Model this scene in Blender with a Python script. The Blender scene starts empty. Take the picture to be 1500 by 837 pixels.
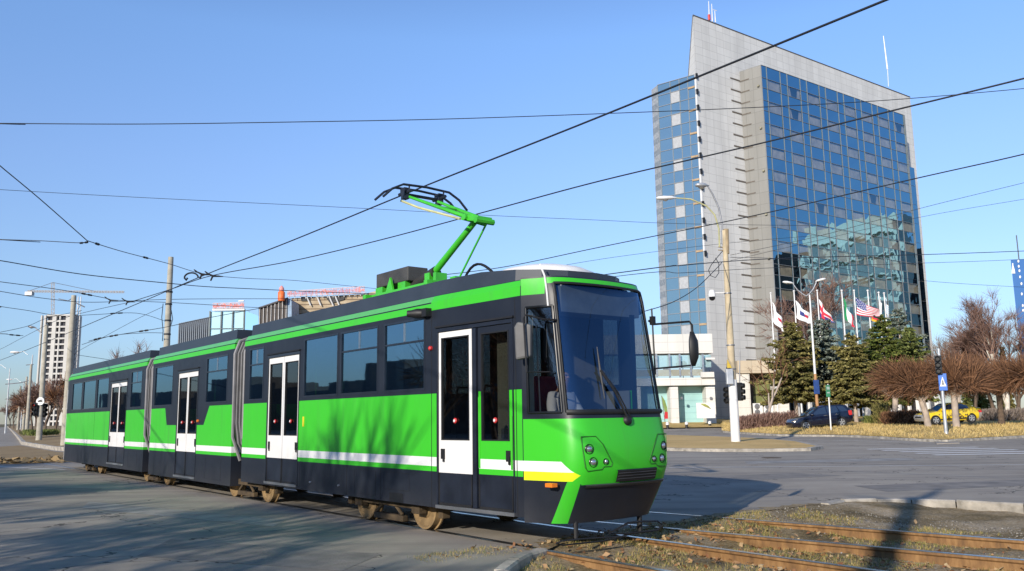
import bpy, bmesh, math, random
from math import sin, cos, pi, radians, sqrt, atan2
from mathutils import Vector, Matrix, Euler, noise as mnoise
random.seed(7)
SC = bpy.context.scene
COL = SC.collection

# ------------------------------------------------------------------ camera
EYE = 1.66
F_PX, PITCH, ROLL = 1242.27, radians(8.7614), radians(-0.8625)
_fw = Vector((0, cos(PITCH), sin(PITCH)))
_up0 = Vector((0, -sin(PITCH), cos(PITCH)))
_ri = Vector((1, 0, 0)) * cos(ROLL) + _up0 * sin(ROLL)
_up = -Vector((1, 0, 0)) * sin(ROLL) + _up0 * cos(ROLL)
cam_d = bpy.data.cameras.new('camera')
cam = bpy.data.objects.new('camera', cam_d)
COL.objects.link(cam)
cam.matrix_world = Matrix(((_ri.x, _up.x, -_fw.x, 0), (_ri.y, _up.y, -_fw.y, 0), (_ri.z, _up.z, -_fw.z, EYE), (0, 0, 0, 1)))
cam_d.sensor_fit = 'HORIZONTAL'
cam_d.sensor_width = 36
cam_d.lens = F_PX / 1500 * 36
cam_d.clip_start = 0.1
cam_d.clip_end = 6000
SC.camera = cam
SC.view_settings.view_transform = 'Standard'
SC.view_settings.look = 'None'
SC.view_settings.exposure = 0
SC.cycles.max_bounces = 8
SC.cycles.transparent_max_bounces = 12
SC.cycles.caustics_reflective = False
SC.cycles.caustics_refractive = False

# survey helpers: a sighting from the eye point -> a place in the world
def ray(px, py):
    return _fw + _ri * ((px - 750) / F_PX) - _up * ((py - 418.5) / F_PX)
def gnd(px, py, z=0.0):
    d = ray(px, py); k = (z - EYE) / d.z
    return Vector((d.x * k, d.y * k, z))
def at(px, py, Y):
    d = ray(px, py); k = Y / d.y
    return Vector((d.x * k, Y, EYE + d.z * k))
# tram frame: x forward along the track, y to the tram's left (away from the viewer)
TH = radians(38.5604)
TT = Vector((-sin(TH), cos(TH), 0)); TN = Vector((cos(TH), sin(TH), 0))
TOFF = 7.95
def tl(x, y, z=0.0):
    return -TT * x + TN * (y + TOFF) + Vector((0, 0, z))

# ------------------------------------------------------------------ light
SUN_V = Vector((-0.468, -0.884, 0)).normalized() * cos(radians(20)) + Vector((0, 0, sin(radians(20))))
w = bpy.data.worlds.new('World'); SC.world = w; w.use_nodes = True
nt = w.node_tree
for n in list(nt.nodes): nt.nodes.remove(n)
sky = nt.nodes.new('ShaderNodeTexSky'); sky.sky_type = 'NISHITA'; sky.sun_disc = False
sky.sun_elevation = radians(20); sky.sun_rotation = atan2(SUN_V.x, SUN_V.y)
sky.air_density = 1.0; sky.dust_density = 0.0; sky.ozone_density = 2.2; sky.altitude = 100
bg = nt.nodes.new('ShaderNodeBackground'); bg.inputs['Strength'].default_value = 0.15
wo = nt.nodes.new('ShaderNodeOutputWorld')
tint = nt.nodes.new('ShaderNodeMix'); tint.data_type = 'RGBA'; tint.blend_type = 'MULTIPLY'; tint.inputs[0].default_value = 1; tint.clamp_result = False; tint.inputs[7].default_value = (1.42, 1.40, 1.58, 1)
tc = nt.nodes.new('ShaderNodeNewGeometry'); sx_ = nt.nodes.new('ShaderNodeSeparateXYZ'); nt.links.new(tc.outputs['Incoming'], sx_.inputs[0])
ab_ = nt.nodes.new('ShaderNodeMath'); ab_.operation = 'ABSOLUTE'; nt.links.new(sx_.outputs[2], ab_.inputs[0])
rp = nt.nodes.new('ShaderNodeValToRGB'); nt.links.new(ab_.outputs[0], rp.inputs[0])      # winter air: deeper toward the zenith, held back at the horizon
el = rp.color_ramp.elements
STOPS = ((0.0, (.34, .40, .58)), (0.05, (.52, .60, .80)), (0.09, (.67, .75, .96)), (0.16, (.90, .94, 1.10)), (0.28, (1.10, 1.14, 1.36)), (0.42, (1.22, 1.37, 1.62)), (0.65, (.80, .92, 1.2)), (1.0, (.45, .55, .75)))
for p_, c_ in STOPS:
    e_ = el[0] if p_ == 0 else (el[len(el) - 1] if p_ == 1.0 else el.new(p_)); e_.color = tuple(k_ / 2.2 for k_ in c_) + (1,)
vs_ = nt.nodes.new('ShaderNodeVectorMath'); vs_.operation = 'SCALE'; vs_.inputs['Scale'].default_value = 2.2; nt.links.new(rp.outputs[0], vs_.inputs[0]); nt.links.new(vs_.outputs[0], tint.inputs[7])
nt.links.new(sky.outputs[0], tint.inputs[6]); nt.links.new(tint.outputs[2], bg.inputs[0]); nt.links.new(bg.outputs[0], wo.inputs[0])
sd = bpy.data.lights.new('sun', 'SUN'); sd.energy = 5.0; sd.angle = radians(0.55); sd.color = (1.0, 0.91, 0.78)
so = bpy.data.objects.new('sun', sd); COL.objects.link(so)
so.rotation_euler = SUN_V.to_track_quat('Z', 'Y').to_euler(); so.location = (0, 0, 60)

# ------------------------------------------------------------------ mesh builder
class MB:
    def __init__(s): s.v = []; s.f = []; s.m = []; s.uv = None
    def _add(s, vs, fs, mi=0):
        o = len(s.v); s.v += [tuple(v) for v in vs]
        for f in fs: s.f.append([i + o for i in f]); s.m.append(mi)
        return s
    def quad(s, a, b, c, d, mi=0): return s._add([a, b, c, d], [(0, 1, 2, 3)], mi)
    def tri(s, a, b, c, mi=0): return s._add([a, b, c], [(0, 1, 2)], mi)
    def poly(s, pts, mi=0): return s._add(pts, [tuple(range(len(pts)))], mi)
    def box(s, x0, x1, y0, y1, z0, z1, mi=0, M=None):
        vs = [Vector((x, y, z)) for z in (z0, z1) for y in (y0, y1) for x in (x0, x1)]
        if M is not None: vs = [M @ v for v in vs]
        return s._add(vs, [(0, 2, 3, 1), (4, 5, 7, 6), (0, 1, 5, 4), (2, 6, 7, 3), (0, 4, 6, 2), (1, 3, 7, 5)], mi)
    def obox(s, c, ax, ay, az, mi=0):       # centre and half-axis vectors
        c, ax, ay, az = Vector(c), Vector(ax), Vector(ay), Vector(az)
        vs = [c + ax * i + ay * j + az * k for k in (-1, 1) for j in (-1, 1) for i in (-1, 1)]
        return s._add(vs, [(0, 2, 3, 1), (4, 5, 7, 6), (0, 1, 5, 4), (2, 6, 7, 3), (0, 4, 6, 2), (1, 3, 7, 5)], mi)
    def tube(s, pts, r, n=6, mi=0, cap=True):
        pts = [Vector(p) for p in pts]
        rs = list(r) if isinstance(r, (list, tuple)) else [r] * len(pts)
        t0 = (pts[1] - pts[0]).normalized()
        ref = Vector((0, 0, 1)) if abs(t0.z) < 0.9 else Vector((1, 0, 0))
        u = t0.cross(ref).normalized()
        vs = []; fs = []
        for i, p in enumerate(pts):
            t = (pts[min(i + 1, len(pts) - 1)] - pts[max(i - 1, 0)]).normalized()
            u = (u - t * u.dot(t)); u = u.normalized() if u.length > 1e-6 else t.orthogonal().normalized()
            v = t.cross(u)
            for k in range(n):
                a = 2 * pi * k / n
                vs.append(p + (u * cos(a) + v * sin(a)) * rs[i])
        for i in range(len(pts) - 1):
            for k in range(n):
                a = i * n + k; b = i * n + (k + 1) % n
                fs.append((a, b, b + n, a + n))
        if cap:
            fs.append(tuple(range(n))[::-1]); o = (len(pts) - 1) * n; fs.append(tuple(range(o, o + n)))
        return s._add(vs, fs, mi)
    def strip(s, pts, wd, side, mi=0):      # a flat tapering ribbon
        vs = []
        for i, p in enumerate(pts):
            ww = wd[i] if isinstance(wd, (list, tuple)) else wd
            vs += [Vector(p) - side * ww / 2, Vector(p) + side * ww / 2]
        fs = [(2 * i, 2 * i + 1, 2 * i + 3, 2 * i + 2) for i in range(len(pts) - 1)]
        return s._add(vs, fs, mi)
    def cyl(s, c, axis, r, h, n=20, mi=0, r2=None):
        c = Vector(c); a = Vector(axis).normalized()
        return s.tube([c - a * h / 2, c + a * h / 2], [r, r if r2 is None else r2], n, mi)
    def lathe(s, c, axis, prof, n=20, mi=0):  # prof: (distance along axis, radius)
        c = Vector(c); a = Vector(axis).normalized(); u = a.orthogonal().normalized(); v = a.cross(u)
        vs = []; fs = []
        for d, r in prof:
            for k in range(n):
                t = 2 * pi * k / n; vs.append(c + a * d + (u * cos(t) + v * sin(t)) * max(r, 1e-4))
        for i in range(len(prof) - 1):
            for k in range(n):
                p = i * n + k; q = i * n + (k + 1) % n
                fs.append((p, q, q + n, p + n))
        fs.append(tuple(range(n))[::-1]); o = (len(prof) - 1) * n; fs.append(tuple(range(o, o + n)))
        return s._add(vs, fs, mi)
    def prism(s, pts, ext, mi=0):
        ext = Vector(ext); pts = [Vector(p) for p in pts]; n = len(pts)
        fs = [tuple(range(n))[::-1], tuple(range(n, 2 * n))]
        for i in range(n):
            j = (i + 1) % n; fs.append((i, j, j + n, i + n))
        return s._add(pts + [p + ext for p in pts], fs, mi)
    def build(s, name, mats, parent=None, smooth=None, bevel=0, offset=None):
        me = bpy.data.meshes.new(name)
        vv = s.v if offset is None else [(a[0] - offset[0], a[1] - offset[1], a[2] - offset[2]) for a in s.v]
        me.from_pydata(vv, [], s.f)
        if not isinstance(mats, (list, tuple)): mats = [mats]
        for m in mats: me.materials.append(m)
        if len(mats) > 1: me.polygons.foreach_set('material_index', s.m)
        if smooth is not None:
            me.polygons.foreach_set('use_smooth', [True] * len(me.polygons))
            if smooth < 179: me.set_sharp_from_angle(angle=radians(smooth))
        me.update()
        o = bpy.data.objects.new(name, me); COL.objects.link(o)
        if parent: o.parent = parent
        if bevel:
            b = o.modifiers.new('bevel', 'BEVEL'); b.width = bevel; b.segments = 2; b.limit_method = 'ANGLE'; b.angle_limit = radians(40)
        return o

def fixn(o):
    bm = bmesh.new(); bm.from_mesh(o.data); bmesh.ops.recalc_face_normals(bm, faces=bm.faces); bm.to_mesh(o.data); bm.free(); return o
def tag(o, label=None, cat=None, group=None, kind=None):
    if label: o['label'] = label
    if cat: o['category'] = cat
    if group: o['group'] = group
    if kind: o['kind'] = kind
    return o
def thing(name, label, cat, loc=(0, 0, 0), rz=0.0, group=None):
    o = bpy.data.objects.new(name, None); COL.objects.link(o)
    o.location = loc; o.rotation_euler = (0, 0, rz); o.empty_display_size = 0.3
    return tag(o, label, cat, group)
def dup(root, loc, rz=None, label=None, scale=None):
    def cp(o, par):
        c = o.copy(); COL.objects.link(c); c.parent = par
        for ch in list(o.children): cp(ch, c)
        return c
    r = cp(root, None); r.location = loc
    if rz is not None: r.rotation_euler = (0, 0, rz)
    if label: r['label'] = label
    if scale: r.scale = (scale, scale, scale)
    return r

# ------------------------------------------------------------------ materials
class NT:
    def __init__(s, name):
        s.mat = bpy.data.materials.new(name); s.mat.use_nodes = True; s.t = s.mat.node_tree
        for n in list(s.t.nodes): s.t.nodes.remove(n)
        s.out = s.t.nodes.new('ShaderNodeOutputMaterial')
    def n(s, typ, **kw):
        nd = s.t.nodes.new(typ)
        for k, v in kw.items(): setattr(nd, k, v)
        return nd
    def link(s, a, b): s.t.links.new(a, b)
    def val(s, sock, v):
        if isinstance(v, bpy.types.NodeSocket): s.link(v, sock)
        elif isinstance(v, (tuple, list)): sock.default_value = tuple(v) + ((1,) if len(v) == 3 and sock.type == 'RGBA' else ())
        else: sock.default_value = v
    def math(s, op, a, b=0.0, c=None):
        nd = s.n('ShaderNodeMath', operation=op); s.val(nd.inputs[0], a); s.val(nd.inputs[1], b)
        if c is not None: s.val(nd.inputs[2], c)
        return nd.outputs[0]
    def gt(s, a, b): return s.math('GREATER_THAN', a, b)
    def lt(s, a, b): return s.math('LESS_THAN', a, b)
    def mul(s, *a):
        r = a[0]
        for b in a[1:]: r = s.math('MULTIPLY', r, b)
        return r
    def mix(s, f, a, b):
        nd = s.n('ShaderNodeMix', data_type='RGBA'); s.val(nd.inputs[0], f); s.val(nd.inputs[6], a); s.val(nd.inputs[7], b); return nd.outputs[2]
    def noise(s, co, scale, detail=4, rough=0.55, dist=0.0):
        nd = s.n('ShaderNodeTexNoise'); nd.inputs['Scale'].default_value = scale; nd.inputs['Detail'].default_value = detail
        nd.inputs['Roughness'].default_value = rough; nd.inputs['Distortion'].default_value = dist
        if co is not None: s.link(co, nd.inputs['Vector'])
        return nd.outputs[0]
    def ramp(s, f, stops):
        nd = s.n('ShaderNodeValToRGB'); e = nd.color_ramp.elements
        while len(e) < len(stops): e.new(0.5)
        for i, (p, c) in enumerate(stops): e[i].position = p; e[i].color = tuple(c) + (1,) if len(c) == 3 else c
        s.val(nd.inputs[0], f); return nd.outputs[0]
    def co(s, kind='Object'): return s.n('ShaderNodeTexCoord').outputs[kind]
    def pos(s): return s.n('ShaderNodeNewGeometry').outputs['Position']
    def xyz(s, v):
        nd = s.n('ShaderNodeSeparateXYZ'); s.link(v, nd.inputs[0]); return nd.outputs
    def scale(s, v, sc):
        nd = s.n('ShaderNodeMapping'); nd.inputs['Scale'].default_value = sc; s.link(v, nd.inputs[0]); return nd.outputs[0]
    def bump(s, h, strength=0.3, dist=0.02):
        nd = s.n('ShaderNodeBump'); nd.inputs['Strength'].default_value = strength; nd.inputs['Distance'].default_value = dist
        s.link(h, nd.inputs['Height']); return nd.outputs[0]
    def bsdf(s, color, rough=0.6, metal=0.0, normal=None, spec=0.5, coat=0.0, alpha=None, sub=None):
        b = s.n('ShaderNodeBsdfPrincipled'); s.val(b.inputs['Base Color'], color); s.val(b.inputs['Roughness'], rough)
        s.val(b.inputs['Metallic'], metal); s.val(b.inputs['Specular IOR Level'], spec)
        if coat: b.inputs['Coat Weight'].default_value = coat; b.inputs['Coat Roughness'].default_value = 0.06
        if normal is not None: s.link(normal, b.inputs['Normal'])
        return b
    def done(s, sh): s.link(sh if isinstance(sh, bpy.types.NodeSocket) else sh.outputs[0], s.out.inputs[0]); return s.mat

def simple(name, color, rough=0.6, metal=0.0, var=0.25, scale=3.0, bump=0.0, coat=0.0, bscale=None):
    t = NT(name); co = t.co()
    n = t.noise(co, scale, 5)
    dark = tuple(c * (1 - var) for c in color); lite = tuple(min(1, c * (1 + var)) for c in color)
    c = t.ramp(n, [(0.3, dark), (0.7, lite)])
    nm = t.bump(t.noise(co, bscale or scale * 6, 4), bump, 0.02) if bump else None
    r = t.math('ADD', t.math('MULTIPLY', n, 0.2), rough - 0.1)
    return t.done(t.bsdf(c, r, metal, nm, coat=coat))

def mat_glass(name, tint, refl=(0.9, 0.95, 1), base=0.12, ior=1.5, rough=0.02, wav=0.0, wscale=1.0):
    t = NT(name)
    tr = t.n('ShaderNodeBsdfTransparent'); tr.inputs[0].default_value = tuple(tint) + (1,)
    gl = t.n('ShaderNodeBsdfGlossy'); gl.inputs[0].default_value = tuple(refl) + (1,); gl.inputs['Roughness'].default_value = rough
    lw = t.n('ShaderNodeLayerWeight'); lw.inputs[0].default_value = .5
    r0 = ((ior - 1) / (ior + 1)) ** 2
    fr = t.math('MULTIPLY_ADD', t.math('POWER', lw.outputs['Facing'], 5.0), 1 - r0, r0)
    if wav:
        nm = t.bump(t.noise(t.co(), wscale, 2), wav, 0.1)
        t.link(nm, gl.inputs['Normal'])
    m = t.n('ShaderNodeMixShader')
    t.link(t.math('ADD', t.math('MULTIPLY', fr, 1 - base), base), m.inputs[0])
    t.link(tr.outputs[0], m.inputs[1]); t.link(gl.outputs[0], m.inputs[2])
    return t.done(m)

M = {}
def asphalt():
    t = NT('asphalt'); p = t.pos()
    big = t.noise(p, 0.16, 5, 0.6); mid = t.noise(p, 1.3, 5, 0.65); fine = t.noise(p, 70, 3, 0.7)
    c = t.ramp(big, [(0.3, (0.31, 0.272, 0.228)), (0.7, (0.51, 0.455, 0.375))])
    c = t.mix(t.math('MULTIPLY', t.ramp(mid, [(0.35, (0, 0, 0)), (0.75, (1, 1, 1))]), 0.5), c, (0.58, 0.52, 0.43))
    c = t.mix(t.math('MULTIPLY', fine, 0.55), c, (0.10, 0.095, 0.088))
    # tyre-polished streaks and oil along the carriageway
    st = t.noise(t.scale(p, (0.05, 1.6, 1)), 1.0, 4, 0.6)
    c = t.mix(t.ramp(st, [(0.45, (0, 0, 0)), (0.75, (0.55, 0.55, 0.55))]), c, (0.125, 0.122, 0.12))
    # cracks
    v = t.n('ShaderNodeTexVoronoi', feature='DISTANCE_TO_EDGE'); v.inputs['Scale'].default_value = 0.33
    wrp = t.n('ShaderNodeVectorMath', operation='ADD'); nn = t.n('ShaderNodeTexNoise'); nn.inputs['Scale'].default_value = 1.6; nn.inputs['Detail'].default_value = 5
    t.link(p, nn.inputs['Vector']); t.link(p, wrp.inputs[0])
    sc_ = t.n('ShaderNodeVectorMath', operation='SCALE'); sc_.inputs['Scale'].default_value = 1.3; t.link(nn.outputs['Color'], sc_.inputs[0]); t.link(sc_.outputs[0], wrp.inputs[1])
    t.link(wrp.outputs[0], v.inputs['Vector'])
    cr = t.mul(t.lt(v.outputs['Distance'], 0.006), t.gt(t.noise(p, 0.25, 2), 0.5))
    c = t.mix(t.math('MULTIPLY', cr, 0.7), c, (0.02, 0.02, 0.02))
    nm = t.bump(t.math('ADD', t.math('MULTIPLY', fine, 1.0), t.math('MULTIPLY', mid, 0.6)), 0.35, 0.012)
    return t.done(t.bsdf(c, 0.85, 0, nm, spec=0.12))
M['asphalt'] = asphalt()

def earth(name, stops, scale=0.5, fine=25, bump=0.6):
    t = NT(name); p = t.pos()
    a = t.noise(p, scale, 6, 0.6); b = t.noise(p, fine, 5, 0.7)
    f = t.math('ADD', t.math('MULTIPLY', a, 0.6), t.math('MULTIPLY', b, 0.4))
    c = t.ramp(f, stops)
    return t.done(t.bsdf(c, 0.95, 0, t.bump(t.math('ADD', a, b), bump, 0.05), spec=0.2))
M['bed'] = earth('track_bed', [(0.36, (0.085, 0.066, 0.035)), (0.45, (0.20, 0.15, 0.075)), (0.55, (0.34, 0.265, 0.165)), (0.68, (0.48, 0.41, 0.31))], 0.9, 22)
M['ground'] = earth('dry_ground', [(0.35, (0.11, 0.09, 0.05)), (0.6, (0.2, 0.165, 0.09)), (0.75, (0.24, 0.2, 0.13))], 0.06, 4)
M['verge'] = earth('dry_grass', [(0.33, (0.26, 0.20, 0.06)), (0.43, (0.48, 0.33, 0.115)), (0.58, (0.60, 0.42, 0.165)), (0.75, (0.66, 0.49, 0.22))], 0.22, 7, 1.0)
M['strawgrass'] = earth('straw_grass', [(0.33, (0.32, 0.25, 0.09)), (0.43, (0.56, 0.38, 0.15)), (0.58, (0.68, 0.47, 0.20)), (0.75, (0.72, 0.54, 0.27))], 0.22, 7, .6)
M['sand'] = earth('sandy_earth', [(0.35, (0.26, 0.18, 0.09)), (0.6, (0.36, 0.26, 0.14)), (0.75, (0.42, 0.33, 0.2))], 0.3, 8)
M['kerb'] = simple('kerb_stone', (0.38, 0.345, 0.29), 0.85, var=0.45, scale=3.0, bump=0.5, bscale=18)
M['paving'] = simple('pavement', (0.33, 0.29, 0.24), 0.85, var=0.25, scale=0.8, bump=0.3, bscale=9)
def paint_worn():
    t = NT('road_paint'); p = t.pos(); n = t.noise(p, 7, 5, 0.7)
    c = t.ramp(n, [(0.30, (0.3, 0.29, 0.28)), (0.42, (0.78, 0.77, 0.74))])
    return t.done(t.bsdf(c, 0.7))
M['roadpaint'] = paint_worn()
def rusty_rail():
    t = NT('rail_steel'); p = t.pos(); z = t.xyz(p)[2]
    n = t.math('ADD', t.math('MULTIPLY', t.noise(t.scale(p, (9, 9, 2.5)), 1.0, 5, .7), .6), t.math('MULTIPLY', t.noise(p, 1.1, 4, .6), .4))
    rust = t.ramp(n, [(0.32, (0.07, 0.04, 0.022)), (0.5, (0.22, 0.115, 0.042)), (0.68, (0.38, 0.215, 0.085))])
    top = t.gt(z, -0.004)
    c = t.mix(top, rust, t.ramp(t.noise(p, 3, 3), [(0.35, (0.42, 0.40, 0.37)), (0.65, (0.6, 0.59, 0.57))]))
    b = t.bsdf(c, t.math('SUBTRACT', 0.8, t.math('MULTIPLY', top, 0.5)), top)
    return t.done(b)
M['rail'] = rusty_rail()

# livery of the tram, in the tram's own coordinates (x forward of the origin, metres)
X0 = -21.0
CHAR = (0.014, 0.018, 0.029); GREEN = (0.045, 0.50, 0.022); WHITE = (0.80, 0.80, 0.79); YEL = (0.72, 0.85, 0.02)
def livery():
    t = NT('tram_livery'); X, Y, Z = t.xyz(t.co())
    x = t.math('ADD', X, X0)
    big = t.noise(t.co(), 1.2, 4)
    green = t.mix(t.math('MULTIPLY', big, 0.5), GREEN, (0.055, 0.58, 0.03))
    char = t.mix(t.noise(t.co(), 2.0, 5), (0.010, 0.013, 0.022), (0.020, 0.025, 0.036))
    # lower edge of the dark window belt
    z_b = t.math('ADD', 2.0, t.mul(t.gt(x, -8.5), -0.38))
    notch = t.mul(t.gt(x, -24.35), t.lt(x, -18.3), t.gt(Z, t.math('MAXIMUM', 1.565, t.math('MAXIMUM', t.math('MULTIPLY_ADD', x, -2.4, -53.44), t.math('MULTIPLY_ADD', x, 1.222, 26.15)))))
    low = t.lt(Z, 0.90)
    diag = t.math('SUBTRACT', x, t.math('MULTIPLY_ADD', Z, 0.62, -8.40))      # nose: >0 ahead of the slanting edge
    diag2 = t.math('MULTIPLY', t.math('SUBTRACT', t.math('MULTIPLY_ADD', Z, 0.05, 0.695), t.math('ABSOLUTE', Y)), t.gt(x, -8.12))
    nose_green = t.mul(t.gt(diag, 0.0), t.math('SUBTRACT', 1.0, t.mul(t.gt(diag2, 0.0), t.lt(Z, 0.815))))
    dark = t.math('MULTIPLY', low, t.math('SUBTRACT', 1.0, nose_green))
    dark = t.math('MAXIMUM', dark, t.mul(t.gt(Z, z_b), t.lt(Z, 3.215)))
    dark = t.math('MAXIMUM', dark, t.mul(notch, t.lt(Z, 3.2)))
    dark = t.math('MAXIMUM', dark, t.mul(t.gt(Z, 3.318), t.lt(Z, 3.338), t.lt(x, -10.45)))
    dark = t.math('MAXIMUM', dark, t.mul(t.gt(x, -8.512), t.lt(x, -8.497)))
    dark = t.math('MAXIMUM', dark, t.mul(t.gt(diag2, -0.012), t.lt(diag2, 0.0), t.lt(Z, 0.83)))
    dark = t.math('MAXIMUM', dark, t.mul(t.gt(diag2, 0.0), t.gt(Z, 0.805), t.lt(Z, 0.818)))
    tip = t.math('MULTIPLY_ADD', t.math('ABSOLUTE', t.math('SUBTRACT', Z, 0.935)), -1.15, -7.73)
    inch = t.lt(x, tip)
    dark = t.math('MAXIMUM', dark, t.mul(t.gt(x, -8.20), t.gt(Z, 1.62), t.lt(Z, 3.352)))
    white = t.mul(t.gt(Z, 0.972), t.lt(Z, 1.10), inch)
    yel = t.mul(t.gt(x, -8.497), t.gt(Z, 0.862), t.lt(Z, 0.972), inch)
    topg = t.mul(t.gt(Z, 3.338), t.lt(x, -10.45))                              # paler sloping cove along the roof edge
    c = t.mix(topg, green, (0.10, 0.42, 0.11))
    c = t.mix(t.gt(Z, 3.43), c, (0.02, 0.025, 0.034))
    c = t.mix(dark, c, char)
    c = t.mix(white, c, WHITE)
    c = t.mix(yel, c, YEL)
    # road dirt creeping up the skirt
    dirt = t.math('MULTIPLY', t.ramp(Z, [(0.0, (0.32, 0.32, 0.32)), (0.7, (0, 0, 0))]), t.noise(t.co(), 3, 5))
    c = t.mix(dirt, c, (0.14, 0.12, 0.10))
    nm = t.bump(t.noise(t.scale(t.co(), (0.7, 1, 0.5)), 1.6, 2), 0.10, 0.05)
    # rain streaks and grime
    stk = t.noise(t.scale(t.co(), (5, 5, .35)), 1.0, 5, .65)
    c = t.mix(t.math('MULTIPLY', t.ramp(stk, [(.52, (0, 0, 0)), (.8, (.45, .45, .45))]), t.math('SUBTRACT', 1.0, t.math('MULTIPLY', dark, .75))), c, t.mix(.5, c, (0.10, 0.10, 0.085)))
    b = t.bsdf(c, t.math('ADD', 0.32, t.math('MULTIPLY', t.noise(t.co(), 4, 4), 0.18)), 0, nm, spec=0.35)
    t.link(t.math('MULTIPLY', t.math('SUBTRACT', 1.0, dark), 0.22), b.inputs['Coat Weight']); b.inputs['Coat Roughness'].default_value = 0.12
    return t.done(b)
M['livery'] = livery()
M['char'] = simple('charcoal_paint', CHAR, 0.35, var=0.3, coat=0.2)
M['roofdark'] = simple('roof_fairing', (0.030, 0.038, 0.052), 0.42, var=0.25, scale=1.2)
M['green'] = simple('green_paint', (0.06, 0.50, 0.03), 0.35, var=0.15, coat=0.3)
M['white'] = simple('white_paint', (0.78, 0.77, 0.75), 0.4, var=0.06)
M['black'] = simple('black_rubber', (0.012, 0.012, 0.013), 0.55, var=0.2)
M['blackgloss'] = simple('black_paint', (0.012, 0.013, 0.015), 0.3, var=0.2)
M['alu'] = simple('aluminium', (0.55, 0.55, 0.55), 0.35, metal=0.9, var=0.15)
M['steel'] = simple('grey_steel', (0.25, 0.25, 0.26), 0.45, metal=0.6, var=0.2)
M['dust'] = simple('brake_dust', (0.27, 0.18, 0.085), 0.9, var=0.35, scale=6)
M['dustdark'] = simple('dusty_bogie', (0.075, 0.052, 0.028), 0.9, var=0.45, scale=5)
M['rubber'] = simple('bellows_rubber', (0.05, 0.05, 0.052), 0.65, var=0.3)
M['greyfab'] = simple('bellows_light', (0.24, 0.235, 0.24), 0.6, var=0.2)
M['twin'] = mat_glass('tram_window_glass', (0.40, 0.44, 0.46), (0.50, 0.78, 1.0), 0.36, wav=0.02, wscale=0.9)
M['tdoor'] = mat_glass('tram_door_glass', (0.5, 0.52, 0.52), (0.9, 0.95, 1.0), 0.07)
M['wscreen'] = mat_glass('tram_windscreen_glass', (0.40, 0.46, 0.50), (0.26, 0.52, 0.88), 0.08, wav=0.015, wscale=0.7)
M['seat'] = simple('seat_fabric', (0.05, 0.055, 0.075), 0.8, var=0.3)
M['cream'] = simple('cream_panel', (0.62, 0.57, 0.43), 0.5, var=0.08)
M['interior'] = simple('tram_interior', (0.24, 0.24, 0.24), 0.7, var=0.2)
M['red'] = simple('red_plastic', (0.55, 0.03, 0.03), 0.35, var=0.1)
M['orange'] = simple('orange_lens', (0.8, 0.2, 0.02), 0.25, var=0.1)
M['lens'] = simple('lamp_glass', (0.55, 0.56, 0.58), 0.08, metal=0.8, var=0.1)
M['wire'] = simple('wire_copper', (0.018, 0.02, 0.026), 0.5, var=0.1)
M['concrete'] = simple('pole_concrete', (0.40, 0.37, 0.30), 0.9, var=0.22, scale=2.5, bump=0.3)
M['concrete_y'] = simple('yellowed_concrete', (0.50, 0.41, 0.27), 0.9, var=0.25, scale=1.6, bump=0.3)
M['galv'] = simple('galvanised', (0.52, 0.53, 0.54), 0.4, metal=0.5, var=0.12)
M['bark'] = simple('bark', (0.12, 0.085, 0.06), 0.95, var=0.4, scale=5, bump=0.5)
M['blue'] = simple('sign_blue', (0.012, 0.13, 0.52), 0.4, var=0.1)
# ================================================================== TRAM
tram = thing('tram', 'long bright green and charcoal articulated tram with a raised pantograph', 'tram', tl(X0, 0, 0), atan2(-TT.y, -TT.x))
OFF = (X0, 0, 0)
def tb(mb, name, mats, parent=None, smooth=None, bevel=0): return mb.build(name, mats, parent or tram, smooth, bevel, OFF)
def hw(x):
    if x > -10.3: return 1.15 - 0.12 * (x + 10.3) / 1.8
    if x < -34.9: return 1.15 - 0.17 * (-34.9 - x) / 1.0
    return 1.15
def P(x, z, d=0.0, sg=-1): return Vector((x, sg * (hw(x) - d), z))
def pan(mb, xa, xb, za, zb, d0, d1, sg=-1, mi=0):     # a slab following the side, d = depth in from the skin
    q = [P(x, z, d, sg) for d in (d0, d1) for z in (za, zb) for x in (xa, xb)]
    mb._add(q, [(0, 1, 3, 2), (4, 6, 7, 5), (0, 4, 5, 1), (2, 3, 7, 6), (0, 2, 6, 4), (1, 5, 7, 3)], mi)
LV = [(.33, -8.02, .76, -7.92), (.60, -7.88, .81, -7.78), (.82, -7.77, .845, -7.66), (1.0, -7.71, .865, -7.60), (1.3, -7.71, .865, -7.60),
      (1.62, -7.77, .845, -7.66), (3.25, -8.03, .795, -7.93), (3.45, -8.10, .78, -8.0)]
def interp(z):
    for a, b in zip(LV, LV[1:]):
        if z <= b[0] or b is LV[-1]:
            f = max(0, (z - a[0]) / (b[0] - a[0])); return [a[i] + (b[i] - a[i]) * f for i in (1, 2, 3)]
def nose_x(y, z):
    xc, wd, xf = interp(z); return xf - (xf - xc) * (y / wd) ** 2
NS, NB, NF = 6, 6, 7
def nose_row(z, ins=0.0):
    xc, wd, xf = interp(z)
    seam = Vector((-8.5, -1.03 + ins)); cor = Vector((xc - ins * .3, -wd + ins)); A = seam.lerp(cor, 0.72); yB = -wd + 0.20
    B = Vector((xf - (xf - xc) * (yB / wd) ** 2 - ins, yB))
    half = [seam.lerp(A, i / NS) for i in range(NS)]
    half += [A * (1 - t) ** 2 + cor * 2 * t * (1 - t) + B * t * t for t in [i / NB for i in range(NB)]]
    half += [Vector((xf - (xf - xc) * (y / wd) ** 2 - ins, y)) for y in [yB * (1 - i / NF) for i in range(NF)]]
    full = half + [Vector((xf - ins, 0))] + [Vector((p.x, -p.y)) for p in reversed(half)]
    return [Vector((p.x, p.y, z)) for p in full]
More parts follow.
